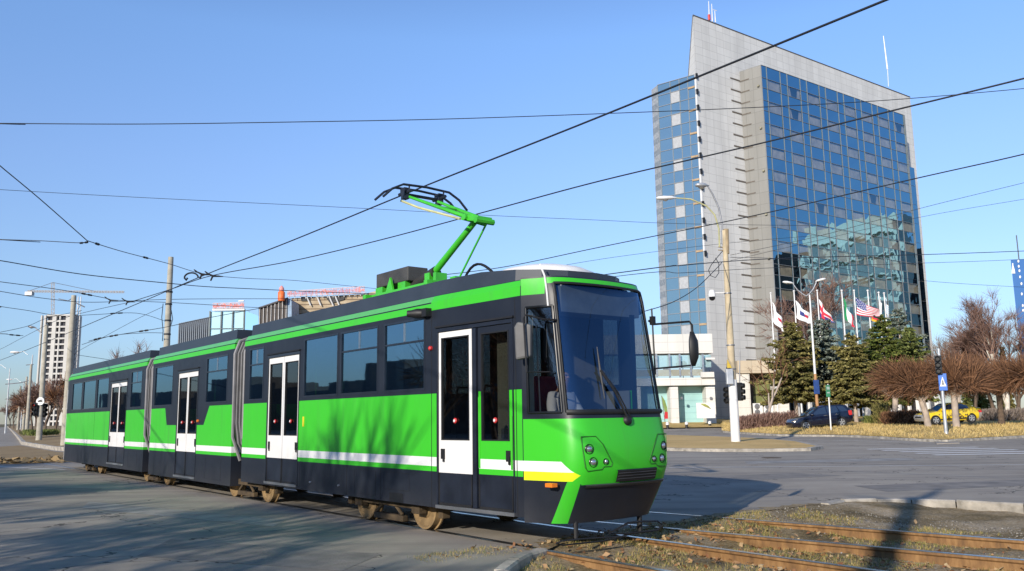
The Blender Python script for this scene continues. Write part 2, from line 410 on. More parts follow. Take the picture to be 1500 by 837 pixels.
NZ = [.34, .45, .60, .71, .82, .91, 1.0, 1.15, 1.3, 1.46, 1.62, 1.70, 1.95, 2.2, 2.5, 2.8, 3.05, 3.20, 3.30, 3.355, 3.40, 3.45]
def nose_grid(keep, ins=0.0, zs=NZ):
    mb = MB(); rows = [nose_row(z, ins) for z in zs]; n = len(rows[0])
    for r in rows: mb.v += [tuple(p) for p in r]
    for i in range(len(zs) - 1):
        for k in range(n - 1):
            if keep(k, 0.5 * (zs[i] + zs[i + 1]), n): mb.f.append([i * n + k, i * n + k + 1, (i + 1) * n + k + 1, (i + 1) * n + k]); mb.m.append(0)
    used = sorted(set(i for f in mb.f for i in f)); mp = {a: b for b, a in enumerate(used)}
    mb.v = [mb.v[i] for i in used]; mb.f = [[mp[i] for i in f] for f in mb.f]
    return mb
def in_ws(k, z, n): return NS + 2 <= k < n - NS - 3 and 1.70 < z < 3.355
def in_sw(k, z, n): return (1 <= k < NS + 1 or n - NS - 2 <= k < n - 2) and 1.70 < z < 3.05

def car(x0, x1, zbot, holes_near, holes_far, nose=False, rear=False):
    mb = MB()
    for sg, holes in ((-1, holes_near), (1, holes_far)):
        xs = sorted(set([x0, x1] + [h[i] for h in holes for i in (0, 1)] + [x for x in (-10.3, -34.9) if x0 < x < x1]))
        zs = sorted(set([zbot, 0.9, 1.1, 2.0, 3.215, 3.338] + [h[i] for h in holes for i in (2, 3)]))
        for xa, xb in zip(xs, xs[1:]):
            for za, zb in zip(zs, zs[1:]):
                xm, zm = (xa + xb) / 2, (za + zb) / 2
                if any(h[0] < xm < h[1] and h[2] < zm < h[3] for h in holes): continue
                q = [P(xa, za, 0, sg), P(xb, za, 0, sg), P(xb, zb, 0, sg), P(xa, zb, 0, sg)]
                mb.quad(*(q if sg < 0 else q[::-1]))
            # sloping cove and roof
            mb.quad(P(xa, 3.338, 0, sg), P(xb, 3.338, 0, sg), P(xb, 3.44, .07, sg), P(xa, 3.44, .07, sg))
            mb.quad(P(xa, 3.44, .07, sg), P(xb, 3.44, .07, sg), Vector((xb, 0, 3.5)), Vector((xa, 0, 3.5)))
    # end walls are dark sheets
    if not nose:
        pass
    ends = [x0] if nose else [x0, x1]
    for xe in ends:
        h = hw(xe); mb.poly([(xe, -h, zbot), (xe, h, zbot), (xe, h, 3.338), (xe, h - .07, 3.44), (xe, -h + .07, 3.44), (xe, -h, 3.338)])
    o = tb(mb, 'car_body', M['livery'])
    inn = MB()          # floor, ceiling and equipment under the floor
    inn.box(x0 + .03, x1 - (0.0 if nose else .03), -.98, .98, .86, .90)
    inn.box(x0 + .03, x1, -.98, .98, 3.20, 3.22)
    inn.box(x0 + .1, x1 - .1, -.97, .97, .50, .85)
    tb(inn, 'interior_floor', M['interior'], o)
    return o
W1 = [(-17.42, -16.66, 2.06, 3.14), (-14.77, -13.40, 2.06, 3.14), (-13.30, -12.01, 2.06, 3.14), (-11.82, -10.62, 2.06, 3.14)]
W2 = [(-24.12, -22.55, 2.06, 3.12), (-20.06, -18.68, 2.06, 3.12)]
W3 = [(-34.25, -32.72, 2.10, 3.08), (-32.55, -30.75, 2.10, 3.08), (-30.58, -29.05, 2.10, 3.08), (-26.50, -25.35, 2.06, 3.12)]
D1 = [(-16.43, -14.94, .43, 2.93), (-10.30, -8.66, .40, 2.93)]
D2 = [(-22.12, -20.58, .31, 2.90)]
D3 = [(-28.74, -26.86, .40, 2.90)]
FW1 = W1 + [(-16.43, -14.94, 2.06, 3.14), (-10.2, -8.75, 2.06, 3.14)]
cb1 = car(-17.70, -8.5, .40, W1 + D1, FW1, nose=True)
cb2 = car(-24.35, -18.30, .27, W2 + D2, W2 + [(-22.1, -20.6, 2.06, 3.12)])
cb3 = car(-35.95, -24.92, .30, W3 + D3, W3 + [(-28.7, -26.9, 2.06, 3.12)], rear=True)
# the cab moulding
ng = nose_grid(lambda k, z, n: not in_ws(k, z, n) and not in_sw(k, z, n))
top = nose_row(3.45); ng.poly([p for p in top])
cab = tb(ng, 'cab_front', M['livery'], smooth=40)
bot = MB(); bot.poly([p for p in nose_row(.34)][::-1]); tb(bot, 'underside_panel', M['black'], cab)
ws = tb(nose_grid(in_ws, 0.012), 'windscreen', M['wscreen'], smooth=180)
zl = MB()       # rubber seal round the windscreen
seal = [nose_row(z, -.004) for z in NZ if 1.69 < z < 3.36]
kk = NS + 2; n_ = len(seal[0]); kj = n_ - NS - 3
zl.tube([r[kk] for r in seal], .022, 6); zl.tube([r[kj] for r in seal], .022, 6)
zl.tube(seal[0][kk:kj + 1], .035, 6); zl.tube(seal[-1][kk:kj + 1], .018, 6)
tb(zl, 'seal', M['black'], ws, smooth=60)
swg = nose_grid(lambda k, z, n: in_sw(k, z, n) and k < n // 2, 0.015); tb(swg, 'cab_side_window', M['tdoor'], smooth=60)
swf = nose_grid(lambda k, z, n: in_sw(k, z, n) and k > n // 2, 0.015); tb(swf, 'cab_side_window', M['tdoor'], smooth=60)
fr = MB()
for rows_k in (1, NS + 1): fr.tube([nose_row(z)[rows_k] for z in NZ if 1.69 < z < 3.06], .018, 6)
for zz in (1.70, 3.05): fr.tube([p for p in nose_row(zz)[1:NS + 2]], .018, 6)
fr.tube([nose_row(z, .01)[3] for z in NZ if 1.69 < z < 2.81], .01, 5)
tb(fr, 'window_frame', M['blackgloss'], smooth=60)

# ---- windows
def window(xa, xb, za, zb, sg, vent, parent):
    g = MB(); pan(g, xa, xb, za, zb, .018, .024, sg)
    wnd = tb(g, 'window', M['twin'])
    f = MB(); t = .03
    for a in ((xa, xa + t, za, zb), (xb - t, xb, za, zb), (xa + t, xb - t, za, za + t), (xa + t, xb - t, zb - t, zb)): pan(f, *a, -.004, .03, sg)
    if vent:
        zv = zb - (zb - za) * .32; pan(f, xa + t, xb - t, zv - .014, zv + .014, .0, .03, sg)
    tb(f, 'frame', M['char'], wnd)
    if vent:
        b = MB(); xm = (xa + xb) / 2; pan(b, xm - .014, xm + .014, zb - (zb - za) * .30, zb - .04, .004, .028, sg); tb(b, 'vent_bar', M['alu'], wnd)
for i, h in enumerate(W1): window(*h, -1, i in (0, 2, 3), cb1)
for i, h in enumerate(W2): window(*h, -1, i == 1, cb2)
for i, h in enumerate(W3): window(*h, -1, i == 3, cb3)
for h in FW1 + W2 + [(-22.1, -20.6, 2.06, 3.12)] + W3 + [(-28.7, -26.9, 2.06, 3.12)]: window(*h, 1, False, None)

# ---- doors
def leaf(xa, xb, zb, zt, zg0, zg1, zw, fmat, light=True, button=True, handle_right=False, lower=None):
    d = MB(); t = .055
    for a in ((xa, xa + t, zw, zt), (xb - t, xb, zw, zt), (xa + t, xb - t, zg1, zt), (xa + t, xb - t, zw, zg0)): pan(d, *a, .012, .05)
    dl = tb(d, 'door_leaf', fmat)
    lo = MB(); pan(lo, xa, xb, zb, zw, .012, .05); tb(lo, 'lower_panel', lower or M['char'], dl)
    e = MB()
    for a in ((xa + t, xa + t + .018, zg0, zg1), (xb - t - .018, xb - t, zg0, zg1), (xa + t, xb - t, zg0, zg0 + .018), (xa + t, xb - t, zg1 - .018, zg1)): pan(e, *a, .008, .045)
    for a in ((xa, xa + .02, zb, zw), (xb - .02, xb, zb, zw), (xa, xb, zb, zb + .03)): pan(e, *a, .006, .045)
    tb(e, 'rubber_edge', M['black'], dl)
    g = MB(); pan(g, xa + t, xb - t, zg0, zg1, .028, .034); tb(g, 'door_glass', M['tdoor'], dl)
    if button:
        b = MB(); xm = (xa + xb) / 2; b.lathe(P(xm, zg0 + .27, .02), (0, -1, 0), [(0, .038), (.014, .038), (.02, .03)], 14); tb(b, 'button', M['red'], dl)
        c = MB(); c.lathe(P(xm, zg0 + .27, -.001), (0, -1, 0), [(0, .02), (.006, .02)], 12); tb(c, 'button_centre', M['white'], dl)
    hx = xb - .13 if handle_right else xa + .05
    hh = MB(); pan(hh, hx, hx + .09, zg0 - .26, zg0 - .12, .004, .02); pan(hh, hx + .06, hx + .085, zg0 - .30, zg0 - .2, -.012, .01)
    tb(hh, 'door_handle', M['black'], dl)
    return dl
def door_surround(xa, xb, zb, zt, sill=True):
    s = MB()
    for a in ((xa, xa + .025, zb, zt), (xb - .025, xb, zb, zt), (xa + .025, xb - .025, zt - .05, zt)): pan(s, *a, -.008, .06)
    o = tb(s, 'door_frame', M['char'])
    r = MB(); pan(r, xa - .02, xb + .02, zt + .01, zt + .035, -.03, .02); tb(r, 'rain_strip', M['black'], o)
    if sill:
        q = MB(); pan(q, xa, xb, zb, zb + .045, -.03, .05); tb(q, 'door_sill', M['alu'], o)
for (xa, xb, zb, zt), zw in ((D1[0], .93), (D2[0], .93), (D3[0], .93)):
    door_surround(xa, xb, zb, zt); xm = (xa + xb) / 2
    leaf(xa + .03, xm - .012, zb + .05, zt - .06, 1.36, zt - .17, zw, M['white'])
    leaf(xm + .012, xb - .03, zb + .05, zt - .06, 1.36, zt - .17, zw, M['white'], handle_right=True)
xa, xb, zb, zt = D1[1]
door_surround(xa, xb, zb, zt)
leaf(xa + .03, -9.53, zb + .05, zt - .06, 1.34, 2.79, .89, M['white'])
leaf(-9.39, xb - .05, zb + .05, zt - .06, 1.34, 2.79, .89, M['livery'], handle_right=True)
cp = MB(); pan(cp, -9.50, -9.42, zb + .05, zt - .06, -.005, .06); tb(cp, 'door_post', M['char'])
eg = MB(); pan(eg, -9.388, -9.358, .98, 1.92, .004, .02); pan(eg, xb - .085, xb - .052, .98, 1.66, .004, .02); tb(eg, 'green_edge', M['green'])
mk = MB(); mk.lathe(P(-10.45, 2.66, 0), (0, -1, 0), [(0, .035), (.03, .032), (.045, .015)], 12); tb(mk, 'door_signal_lamp', M['red'])
ap = MB(); ap.lathe(P(-10.62, 3.19, -.01), (-.75, -.65, .02), [(-.1, .03), (0, .075), (.12, .075), (.2, .055), (.26, .05)], 14); ap.obox(P(-10.5, 3.19, -.05), (.06, 0, 0), (0, .05, 0), (0, 0, .06))
tb(ap, 'side_camera', M['black'], smooth=40)
for xq, zq in ((-14.75, 1.62),):
    k_ = MB(); pan(k_, xq, xq + .05, zq - .09, zq + .09, -.012, .004); tb(k_, 'key_switch', simple('yellow_switch', (0.75, 0.6, 0.03), .4))
so_ = MB(); so_.lathe(P(-20.5, 1.66, 0), (0, -1, 0), [(0, .035), (.03, .03)], 10); tb(so_, 'side_marker', M['orange'])
om = MB(); pan(om, -8.06, -7.94, .80, .845, -.055, .03); om_o = tb(om, 'side_marker', M['orange'])
# seams and small skirt fittings
for xs_, z0_, z1_ in ((-10.44, .40, 3.2), (-13.02, .41, .9), (-14.86, .41, .9), (-11.9, .41, .9), (-30.7, .31, 2.05), (-8.62, .41, 3.2)):
    sm = MB(); pan(sm, xs_ - .006, xs_ + .006, z0_, z1_, -.002, .004); tb(sm, 'panel_seam', M['black'])
for xa_, xb_, za_, zb_ in ((-12.75, -12.05, .46, .84), (-11.80, -11.05, .58, .84), (-19.9, -18.9, .36, .82), (-32.2, -31.4, .40, .84), (-26.4, -25.5, .40, .84)):
    sm = MB()
    for a_ in ((xa_, xb_, za_, za_ + .006), (xa_, xb_, zb_ - .006, zb_), (xa_, xa_ + .006, za_ + .006, zb_ - .006), (xb_ - .006, xb_, za_ + .006, zb_ - .006)): pan(sm, *a_, -.002, .004)
    tb(sm, 'skirt_hatch', M['black'])
bo = MB()
for xs_ in (-14.4, -13.3): bo.lathe(P(xs_, .55, 0), (0, -1, 0), [(0, .02), (.02, .015)], 8)
tb(bo, 'skirt_fastener', M['alu'])
rc = MB(); pan(rc, -11.62, -11.22, .40, .54, -.003, .05); tb(rc, 'skirt_recess', M['black'])

# ---- roof fairings
def fairing(xa, xb, z1, front=None):
    mb = MB()
    if front: ring = front
    else:
        ring = [(xa, -1.06), (xb, -1.06), (xb, 1.06), (xa, 1.06)]
    lo = [(x, y, 3.435) for x, y in ring]; hi = [(x - (.0), y * .985, z1(x) if callable(z1) else z1) for x, y in ring]
    n = len(ring)
    for i in range(n):
        j = (i + 1) % n; mb.quad(lo[i], lo[j], hi[j], hi[i])
    if callable(z1):
        mid = [(x, 0, z1(x)) for x, y in ring]
        mb.poly(hi)
    else: mb.poly(hi)
    return tb(mb, 'roof_fairing', M['roofdark'], smooth=25)
fr1 = [(-17.55, -1.07), (-10.3, -1.08), (-9.4, -1.02), (-8.75, -.92), (-8.42, -.74), (-8.22, -.45), (-8.12, 0), (-8.22, .45), (-8.42, .74), (-8.75, .92), (-9.4, 1.02), (-10.3, 1.08), (-17.55, 1.07)]
zf = lambda x: 3.655 if x < -9.3 else 3.655 - (x + 9.3) * .085
fairing(0, 0, zf, fr1)
fairing(-24.2, -18.45, 3.655); fairing(-34.9, -25.05, 3.655)
ac = MB(); ac.lathe((-9.35, .1, 3.63), (0, 0, 1), [(0, .78), (.06, .77), (.13, .62), (.19, .35), (.21, .05)], 28); tb(ac, 'roof_dome', M['white'], smooth=60)
hs = MB(); hs.tube([Vector((-11.2, -.1, 3.64)) + Vector((1.15 * i / 12, 0, .42 * sin(pi * (i / 12) ** .75))) for i in range(13)], .022, 6); tb(hs, 'roof_cable', M['black'], smooth=60)
sx = MB(); sx.tube([nose_row(z, -.015)[NS] for z in (3.05, 3.2, 3.3, 3.45)] + [Vector((-8.3, -.86, 3.62))], .012, 5); tb(sx, 'aerial_lead', M['white'], smooth=60)

# ---- bellows between the cars
def bellows(xa, xb):
    mb = MB(); n = 9; ring = []
    for i in range(n * 2 + 1):
        x = xa + (xb - xa) * i / (2 * n); s_ = 1.0 if i % 2 else .93
        zb_ = .72
        prof = [(-.62 * s_, zb_ - .2), (-.80 * s_, zb_), (-1.06 * s_, zb_ + .45), (-1.12 * s_, 1.6), (-1.12 * s_, 3.1), (-1.02 * s_, 3.36), (-.85 * s_, 3.42 * (s_ * .3 + .7)), (.85 * s_, 3.42 * (s_ * .3 + .7)), (1.02 * s_, 3.36), (1.12 * s_, 3.1), (1.12 * s_, 1.6), (1.06 * s_, zb_ + .45), (.8 * s_, zb_), (.62 * s_, zb_ - .2)]
        ring.append([(x, y, z) for y, z in prof])
    k = len(ring[0])
    for r in ring: mb.v += r
    for i in range(len(ring) - 1):
        for j in range(k - 1):
            mb.f.append([i * k + j, (i + 1) * k + j, (i + 1) * k + j + 1, i * k + j + 1]); mb.m.append(1 if (i // 2) % 3 == 1 else 0)
    o = tb(mb, 'bellows', [M['rubber'], M['greyfab']])
    e = MB()
    for x in (xa - .015, xb + .015):
        e.tube([Vector((x, y, z)) for y, z in ((-.95, .8), (-1.13, 1.3), (-1.14, 3.1), (-1.04, 3.38), (-.85, 3.45))], .035, 6)
    tb(e, 'bellows_frame', M['greyfab'], o, smooth=50)
    c = MB(); c.box(xa + .02, xb - .02, -.92, .92, .38, .82); tb(c, 'coupling_cover', M['char'], o, bevel=.03)
bellows(-18.28, -17.72); bellows(-24.90, -24.37)

# ---- rear corner post with its white framed slot window
rcn = MB(); pan(rcn, -35.94, -35.55, .94, 1.36, -.006, .02); pan(rcn, -35.95, -35.86, .32, 2.9, -.008, .01); tb(rcn, 'rear_corner_trim', M['white'])
rw = MB()
for a in ((-35.84, -35.79, 2.2, 2.86), (-35.56, -35.51, 2.2, 2.86), (-35.84, -35.51, 2.84, 2.88), (-35.84, -35.51, 2.17, 2.21)): pan(rw, *a, -.008, .01)
tb(rw, 'slot_window_frame', M['white'])

# ---- bogies
def bogie(xs, zmax=.52):
    mb = MB(); xm = sum(xs) / 2
    for sg in (-1, 1):
        mb.box(xs[0] - .12, xs[1] + .12, sg * .93 - .04, sg * .93 + .04, .30, .42)
        for x in xs: mb.box(x - .11, x + .11, sg * .93 - .07, sg * .93 + .07, .24, .46)
        mb.box(xm - .45, xm + .45, sg * .90 - .05, sg * .90 + .05, .08, .17)
        mb.tube([(xm - .4, sg * .92, .18), (xm - .15, sg * .92, .34)], .03, 6); mb.tube([(xm + .4, sg * .92, .18), (xm + .15, sg * .92, .34)], .03, 6)
        mb.box(xs[0] - .60, xs[0] - .46, sg * .8 - .07, sg * .8 + .07, .22, .46)
        mb.box(xs[1] + .42, xs[1] + .54, sg * .8 - .07, sg * .8 + .07, .2, .42)
    mb.box(xm - .3, xm + .3, -.85, .85, .28, .5)
    o = tb(mb, 'bogie', M['dustdark'], bevel=.012)
    for x in xs:
        ax = MB(); ax.cyl((x, 0, .335), (0, 1, 0), .06, 1.6, 12); tb(ax, 'axle', M['dustdark'], o, smooth=40)
        for sg in (-1, 1):
            wm = MB(); wm.lathe((x, sg * .78, .335), (0, sg, 0), [(-.07, .36), (-.045, .36), (-.04, .335), (.06, .33), (.065, .30), (.03, .28), (.03, .17), (.055, .15), (.055, .08), (.09, .07), (.095, .02)], 32)
            tb(wm, 'wheel', M['dust'], o, smooth=30)
for xs in ((-12.90, -11.12), (-18.86, -17.02), (-25.55, -23.68), (-32.75, -30.9)): bogie(xs)

# ---- face of the tram
def nz(y, z, d=0.0): return Vector((nose_x(y, z) + d, y, z))
def lamp(y, z, r, lens):
    nrm = Vector((1, y * .25, 0)).normalized()
    b = MB(); b.lathe(nz(y, z, -.04), nrm, [(0, r), (.045, r), (.05, r * .93), (.03, r * .8), (.012, r * .3)], 20)
    o = tb(b, 'headlamp', M['blackgloss'], smooth=40)
    l = MB(); l.lathe(nz(y, z, -.02), nrm, [(0, r * .72), (.02, r * .68), (.038, r * .45), (.045, r * .05)], 20); tb(l, 'lens', lens, o, smooth=60)
for sg in (-1, 1):
    out = [(-.77, 1.40), (-.56, 1.40), (-.47, 1.30), (-.335, 1.07), (-.36, 1.03), (-.47, 1.03), (-.50, 1.0), (-.70, .985), (-.735, 1.03), (-.77, 1.40)]
    hp = MB(); hp.tube([nz(-sg * -y if sg < 0 else -y, z, .003) for y, z in out] if sg > 0 else [nz(y, z, .003) for y, z in out], .007, 5)
    tb(hp, 'lamp_panel_joint', simple('panel_joint', (0.02, 0.16, 0.012), .5))
    lamp(sg * .665, 1.25, .062, M['lens']); lamp(sg * .615, 1.09, .062, M['lens']); lamp(sg * .43, 1.09, .042, M['lens'])
gp = MB()
rows = [[nz(y, z, dd) for y in [-.27 + .74 * i / 8 for i in range(9)]] for z, dd in ((.83, .015), (.84, .035), (.97, .035), (.985, .015))]
for r in rows: gp.v += [tuple(p) for p in r]
for i in range(3):
    for j in range(8): gp.f.append([i * 9 + j, i * 9 + j + 1, (i + 1) * 9 + j + 1, (i + 1) * 9 + j]); gp.m.append(0)
pl = tb(gp, 'number_plate_holder', M['black'])
gr = MB()
for z in (.87, .905, .94): gr.tube([nz(-.25 + .70 * i / 6, z, .04) for i in range(7)], .006, 4)
tb(gr, 'rib', M['rubber'], pl)
tp = MB()
for y in (-.6, -.545): tp.lathe(nz(y, .795, -.003), (1, 0, .1), [(0, .018), (.012, .015)], 10)
tb(tp, 'parking_sensor', M['white'])
lip = MB()
for z_, d_ in ((.775, .004), (.785, .028), (.81, .03), (.822, .004)): lip.v += [tuple(nz(y, z_, d_)) for y in [-.70 + 1.40 * i / 12 for i in range(13)]]
for i in range(3):
    for j in range(12): lip.f.append([i * 13 + j, i * 13 + j + 1, (i + 1) * 13 + j + 1, (i + 1) * 13 + j]); lip.m.append(0)
tb(lip, 'bumper_lip', simple('bumper_grey', (0.045, 0.047, 0.052), .45), smooth=40)
# wiper
wp = MB(); b0 = nz(-.01, 1.585, .03)
wp.lathe(nz(-.01, 1.585, 0), (1, 0, .1), [(-.02, .07), (.03, .06), (.05, .03)], 14)
wp.tube([b0, nz(-.20, 1.95, .06), nz(-.375, 2.22, .05)], .016, 6); wp.tube([b0 + Vector((0, .05, .02)), nz(-.16, 1.95, .06), nz(-.36, 2.22, .05)], .010, 5)
wpo = tb(wp, 'wiper', M['black'], smooth=50)
wb = MB(); wb.tube([nz(-.36, 2.52, .03), nz(-.365, 2.2, .03), nz(-.36, 1.86, .03)], [.006, .016, .006], 5); tb(wb, 'wiper_blade', M['rubber'], wpo)
# mirrors
mr = MB(); mr.tube([(-8.02, .87, 2.95), (-8.0, .95, 2.9), (-7.68, 1.33, 2.93), (-7.66, 1.36, 2.88), (-7.66, 1.36, 2.78)], .016, 6); mr.tube([(-7.95, .9, 2.28), (-7.7, 1.34, 2.32)], .014, 6); mr.tube([(-8.0, .92, 3.12), (-7.99, .93, 2.2)], .012, 6); mr.obox((-8.0, .93, 2.95), (.03, 0, 0), (0, .03, 0), (0, 0, .06))
mro = tb(mr, 'mirror_arm', M['black'], smooth=50)
mh = MB(); mh.lathe((-7.67, 1.37, 2.55), (.8, .5, 0), [(-.05, .06), (-.03, .1), (.02, .1), (.07, .05)], 12); 
mh.v = [tuple(Vector((-7.67, 1.37, 2.55)) + Vector((v[0] + 7.67, v[1] - 1.37, (v[2] - 2.55) * 2.45))) for v in mh.v]
tb(mh, 'mirror_housing', M['black'], mro, smooth=60)
ml = MB(); ml.tube([(-8.02, -.84, 2.86), (-8.06, -1.02, 2.86), (-8.2, -1.2, 2.92), (-8.22, -1.22, 2.88), (-8.2, -1.2, 2.2), (-8.05, -.95, 2.2)], .013, 6)
mlo = tb(ml, 'mirror_arm', M['black'], smooth=50)
m2 = MB(); c0 = Vector((-8.3, -1.2, 2.6))
m2.prism([c0 + Vector((-.09, -.03, -.24)), c0 + Vector((.10, .06, -.21)), c0 + Vector((.12, .06, .20)), c0 + Vector((-.05, -.03, .25)), c0 + Vector((-.10, -.04, .18))], (-.05, .09, 0)); tb(m2, 'mirror_housing', simple('grey_mirror_shell', (0.13, 0.128, 0.125), .6), mlo, bevel=.03)
# lifeguards and couplers below the bumper
lg = MB()
lg.tube([(-8.0, -.62, .40), (-8.0, -.62, .16)], .03, 6); lg.tube([(-8.0, -.95, .13), (-7.9, -.95, .17), (-7.85, -.62, .17), (-7.85, .1, .13)], .011, 6)
lg.tube([(-8.0, -.95, .13), (-8.05, -.8, .09), (-7.95, -.2, .09), (-7.95, .3, .13)], .011, 6)
lg.tube([(-8.0, .52, .38), (-8.0, .52, .14)], .035, 6); lg.tube([(-7.9, .2, .28), (-7.9, .4, .28), (-7.9, .75, .26), (-7.9, .85, .2), (-7.9, .75, .14), (-7.95, .2, .14), (-7.9, -.15, .18), (-7.9, .2, .28)], .014, 6)
tb(lg, 'lifeguard', M['black'], smooth=60)

# ---- inside
ln = nose_grid(lambda k, z, n: z < 1.70 or (not in_ws(k, z, n) and not in_sw(k, z, n) and z < 3.35), 0.03); tb(ln, 'cab_lining', simple('cab_lining', (0.045, 0.047, 0.052), .8))
for x0_, x1_, hn_, hf_ in ((-17.66, -8.55, D1, []), (-24.31, -18.34, D2, []), (-35.9, -24.96, D3, [])):
    m_ = MB()
    for sg, hs_ in ((-1, hn_), (1, hf_)):
        x_ = x0_
        for h_ in sorted(hs_) + [(x1_, x1_, 0, 0)]:
            if h_[0] > x_: pan(m_, x_, h_[0], .91, 2.0, .035, .05, sg)
            x_ = h_[1]
    tb(m_, 'wall_lining', M['interior'])
def poles(xs, y, name='handrail'):
    for x in xs:
        p_ = MB(); p_.tube([(x, y, .9), (x, y, 3.18)], .02, 6); tb(p_, name, M['green'], smooth=60)
poles((-15.35, -14.2, -12.7, -11.4, -9.95), -.62); poles((-21.0, -19.2, -28.2, -26.0, -31.5), -.6)
def seat(x, y, face=1):
    s_ = MB(); s_.box(x - .2, x + .22, y - .21, y + .21, 1.28, 1.36); s_.prism([(x - .22 * face, y - .21, 1.3), (x - .16 * face, y - .21, 1.3), (x - .24 * face, y - .19, 2.05), (x - .30 * face, y - .19, 2.05)], (0, .40, 0))
    s_.tube([(x - .28 * face, y - .15, 2.02), (x - .29 * face, y - .12, 2.17), (x - .29 * face, y + .12, 2.17), (x - .28 * face, y + .15, 2.02)], .022, 6); s_.box(x - .05, x + .05, y - .05, y + .05, .9, 1.28)
    tb(s_, 'passenger_seat', M['seat'], smooth=40)
for x in (-14.4, -13.6, -12.8, -12.0, -11.2): seat(x, -.72); seat(x, .72)
for x in (-23.6, -22.9, -19.7, -19.0, -33.6, -32.8, -31.6, -30.8, -29.8, -26.0): seat(x, -.72); seat(x, .72)
cb = MB(); cb.box(-9.06, -9.0, -.12, .95, .9, 3.15); cb.box(-9.06, -9.0, -.95, -.55, .9, 1.5); tb(cb, 'cab_partition', M['interior'])
cpn = MB(); cpn.box(-9.35, -9.12, -.78, -.66, .92, 3.1); tb(cpn, 'cab_door_post', M['cream'])
cpn = MB(); cpn.box(-8.56, -8.48, -.93, -.85, 1.2, 3.0); tb(cpn, 'cab_pillar', M['cream'])
ds = MB(); ds.prism([(-8.15, -.75, 1.0), (-7.76, -.75, 1.0), (-7.86, -.75, 1.58), (-8.02, -.75, 1.66), (-8.2, -.75, 1.62)], (0, 1.5, 0)); tb(ds, 'dashboard', simple('dash_grey', (0.05, 0.06, 0.075), .6), bevel=.02)
dd = MB(); dd.box(-8.45, -8.06, -.72, .72, 2.98, 3.33); tb(dd, 'destination_box', simple('destination_grey', (0.30, 0.31, 0.32), .5))
dsb = MB(); dsb.prism([(-8.95, -.5, 1.35), (-8.86, -.5, 1.35), (-8.92, -.46, 2.2), (-9.0, -.46, 2.2)], (0, .48, 0)); dsb.box(-8.95, -8.5, -.5, -.02, 1.28, 1.38); dsb.box(-8.8, -8.65, -.35, -.15, .9, 1.28)
tb(dsb, 'driver_seat', simple('driver_seat_red', (0.30, 0.03, 0.07), .8), bevel=.03)
sb = MB(); sb.box(-7.99, -7.97, .45, .53, 1.7, 3.0); tb(sb, 'sun_blind_rail', M['black'])

# ---- pantograph and roof gear
pb = MB()
for x in (-13.6, -11.55):
    pb.box(x - .05, x + .05, -.55, .55, 3.80, 3.88)
    for y in (-.5, .5): pb.lathe((x, y, 3.64), (0, 0, 1), [(0, .05), (.04, .07), (.08, .05), (.12, .07), (.17, .04)], 10)
pb.box(-13.6, -11.55, -.42, -.34, 3.80, 3.88); pb.box(-13.6, -11.55, .34, .42, 3.80, 3.88)
pb.box(-12.25, -12.1, -.12, .12, 3.85, 4.12); pb.box(-11.98, -11.9, -.12, .12, 3.85, 4.1); pb.box(-11.5, -11.35, -.1, .1, 3.84, 3.96)
pb.prism([(-13.3, -.3, 3.86), (-13.0, -.3, 3.86), (-13.12, -.3, 4.16)], (0, .05, 0))
pan_o = tb(pb, 'pantograph', M['green'], bevel=.008)
bx = MB(); bx.box(-13.78, -12.66, -.20, .22, 4.05, 4.31); tb(bx, 'resistor_box', simple('resistor_grey', (0.06, 0.058, 0.055), .6), pan_o, bevel=.015)
bl = MB(); bl.box(-13.8, -13.55, -.2, .22, 3.66, 4.05); bl.box(-13.0, -12.75, -.2, .22, 3.66, 4.05); tb(bl, 'box_leg', M['green'], pan_o)
la = MB(); la.tube([(-12.95, 0, 3.93), (-12.05, 0, 4.14)], .10, 10); tb(la, 'spring_drum', simple('drum_dark', (0.035, 0.033, 0.03), .6), pan_o, smooth=50)
KN = Vector((-10.92, 0, 4.80))
la = MB(); la.tube([(-12.1, 0, 4.14), KN], [.062, .052], 10); tb(la, 'lower_arm', M['green'], pan_o, smooth=50)
kn = MB(); kn.tube([KN + Vector((0, -.22, .05)), KN + Vector((0, .22, .0))], .055, 8); kn.prism([KN + Vector((-.1, -.2, .02)), KN + Vector((.28, -.14, -.06)), KN + Vector((.28, .14, -.06)), KN + Vector((-.1, .2, .02))], (0, 0, .09)); kn.tube([KN + Vector((.26, -.18, -.04)), KN + Vector((.26, .18, -.04))], .05, 8)
tb(kn, 'knee_joint', M['green'], pan_o, smooth=40)
HX = -12.5
ua = MB()
for y in (-.30, .30):
    ua.tube([KN + Vector((0, y * .6, .06)), (HX + .05, y, 5.50)], [.038, .026], 8)
ua.tube([(HX + .75, -.24, 5.20), (HX + .75, .24, 5.20)], .02, 6)
tb(ua, 'upper_arm', M['green'], pan_o, smooth=50)
ur = MB(); ur.tube([KN + Vector((.1, -.36, -.02)), (-12.0, -.40, 5.2), (HX, -.44, 5.42)], .022, 6); tb(ur, 'guide_rod', simple('rod_cream', (0.55, 0.55, 0.28), .5), pan_o, smooth=50)
rd = MB(); rd.tube([(-11.44, .05, 3.95), KN + Vector((.26, .05, -.06))], .018, 6); tb(rd, 'thrust_rod', M['green'], pan_o, smooth=50)
bw = MB()
for dx in (-.14, .14):
    z0 = 5.70
    bw.tube([(HX + dx, -.88, z0 - .30), (HX + dx, -.70, z0 - .13), (HX + dx, -.48, z0 - .02), (HX + dx, 0, z0 + .0), (HX + dx, .48, z0 - .02), (HX + dx, .70, z0 - .13), (HX + dx, .88, z0 - .30)], .022, 6)
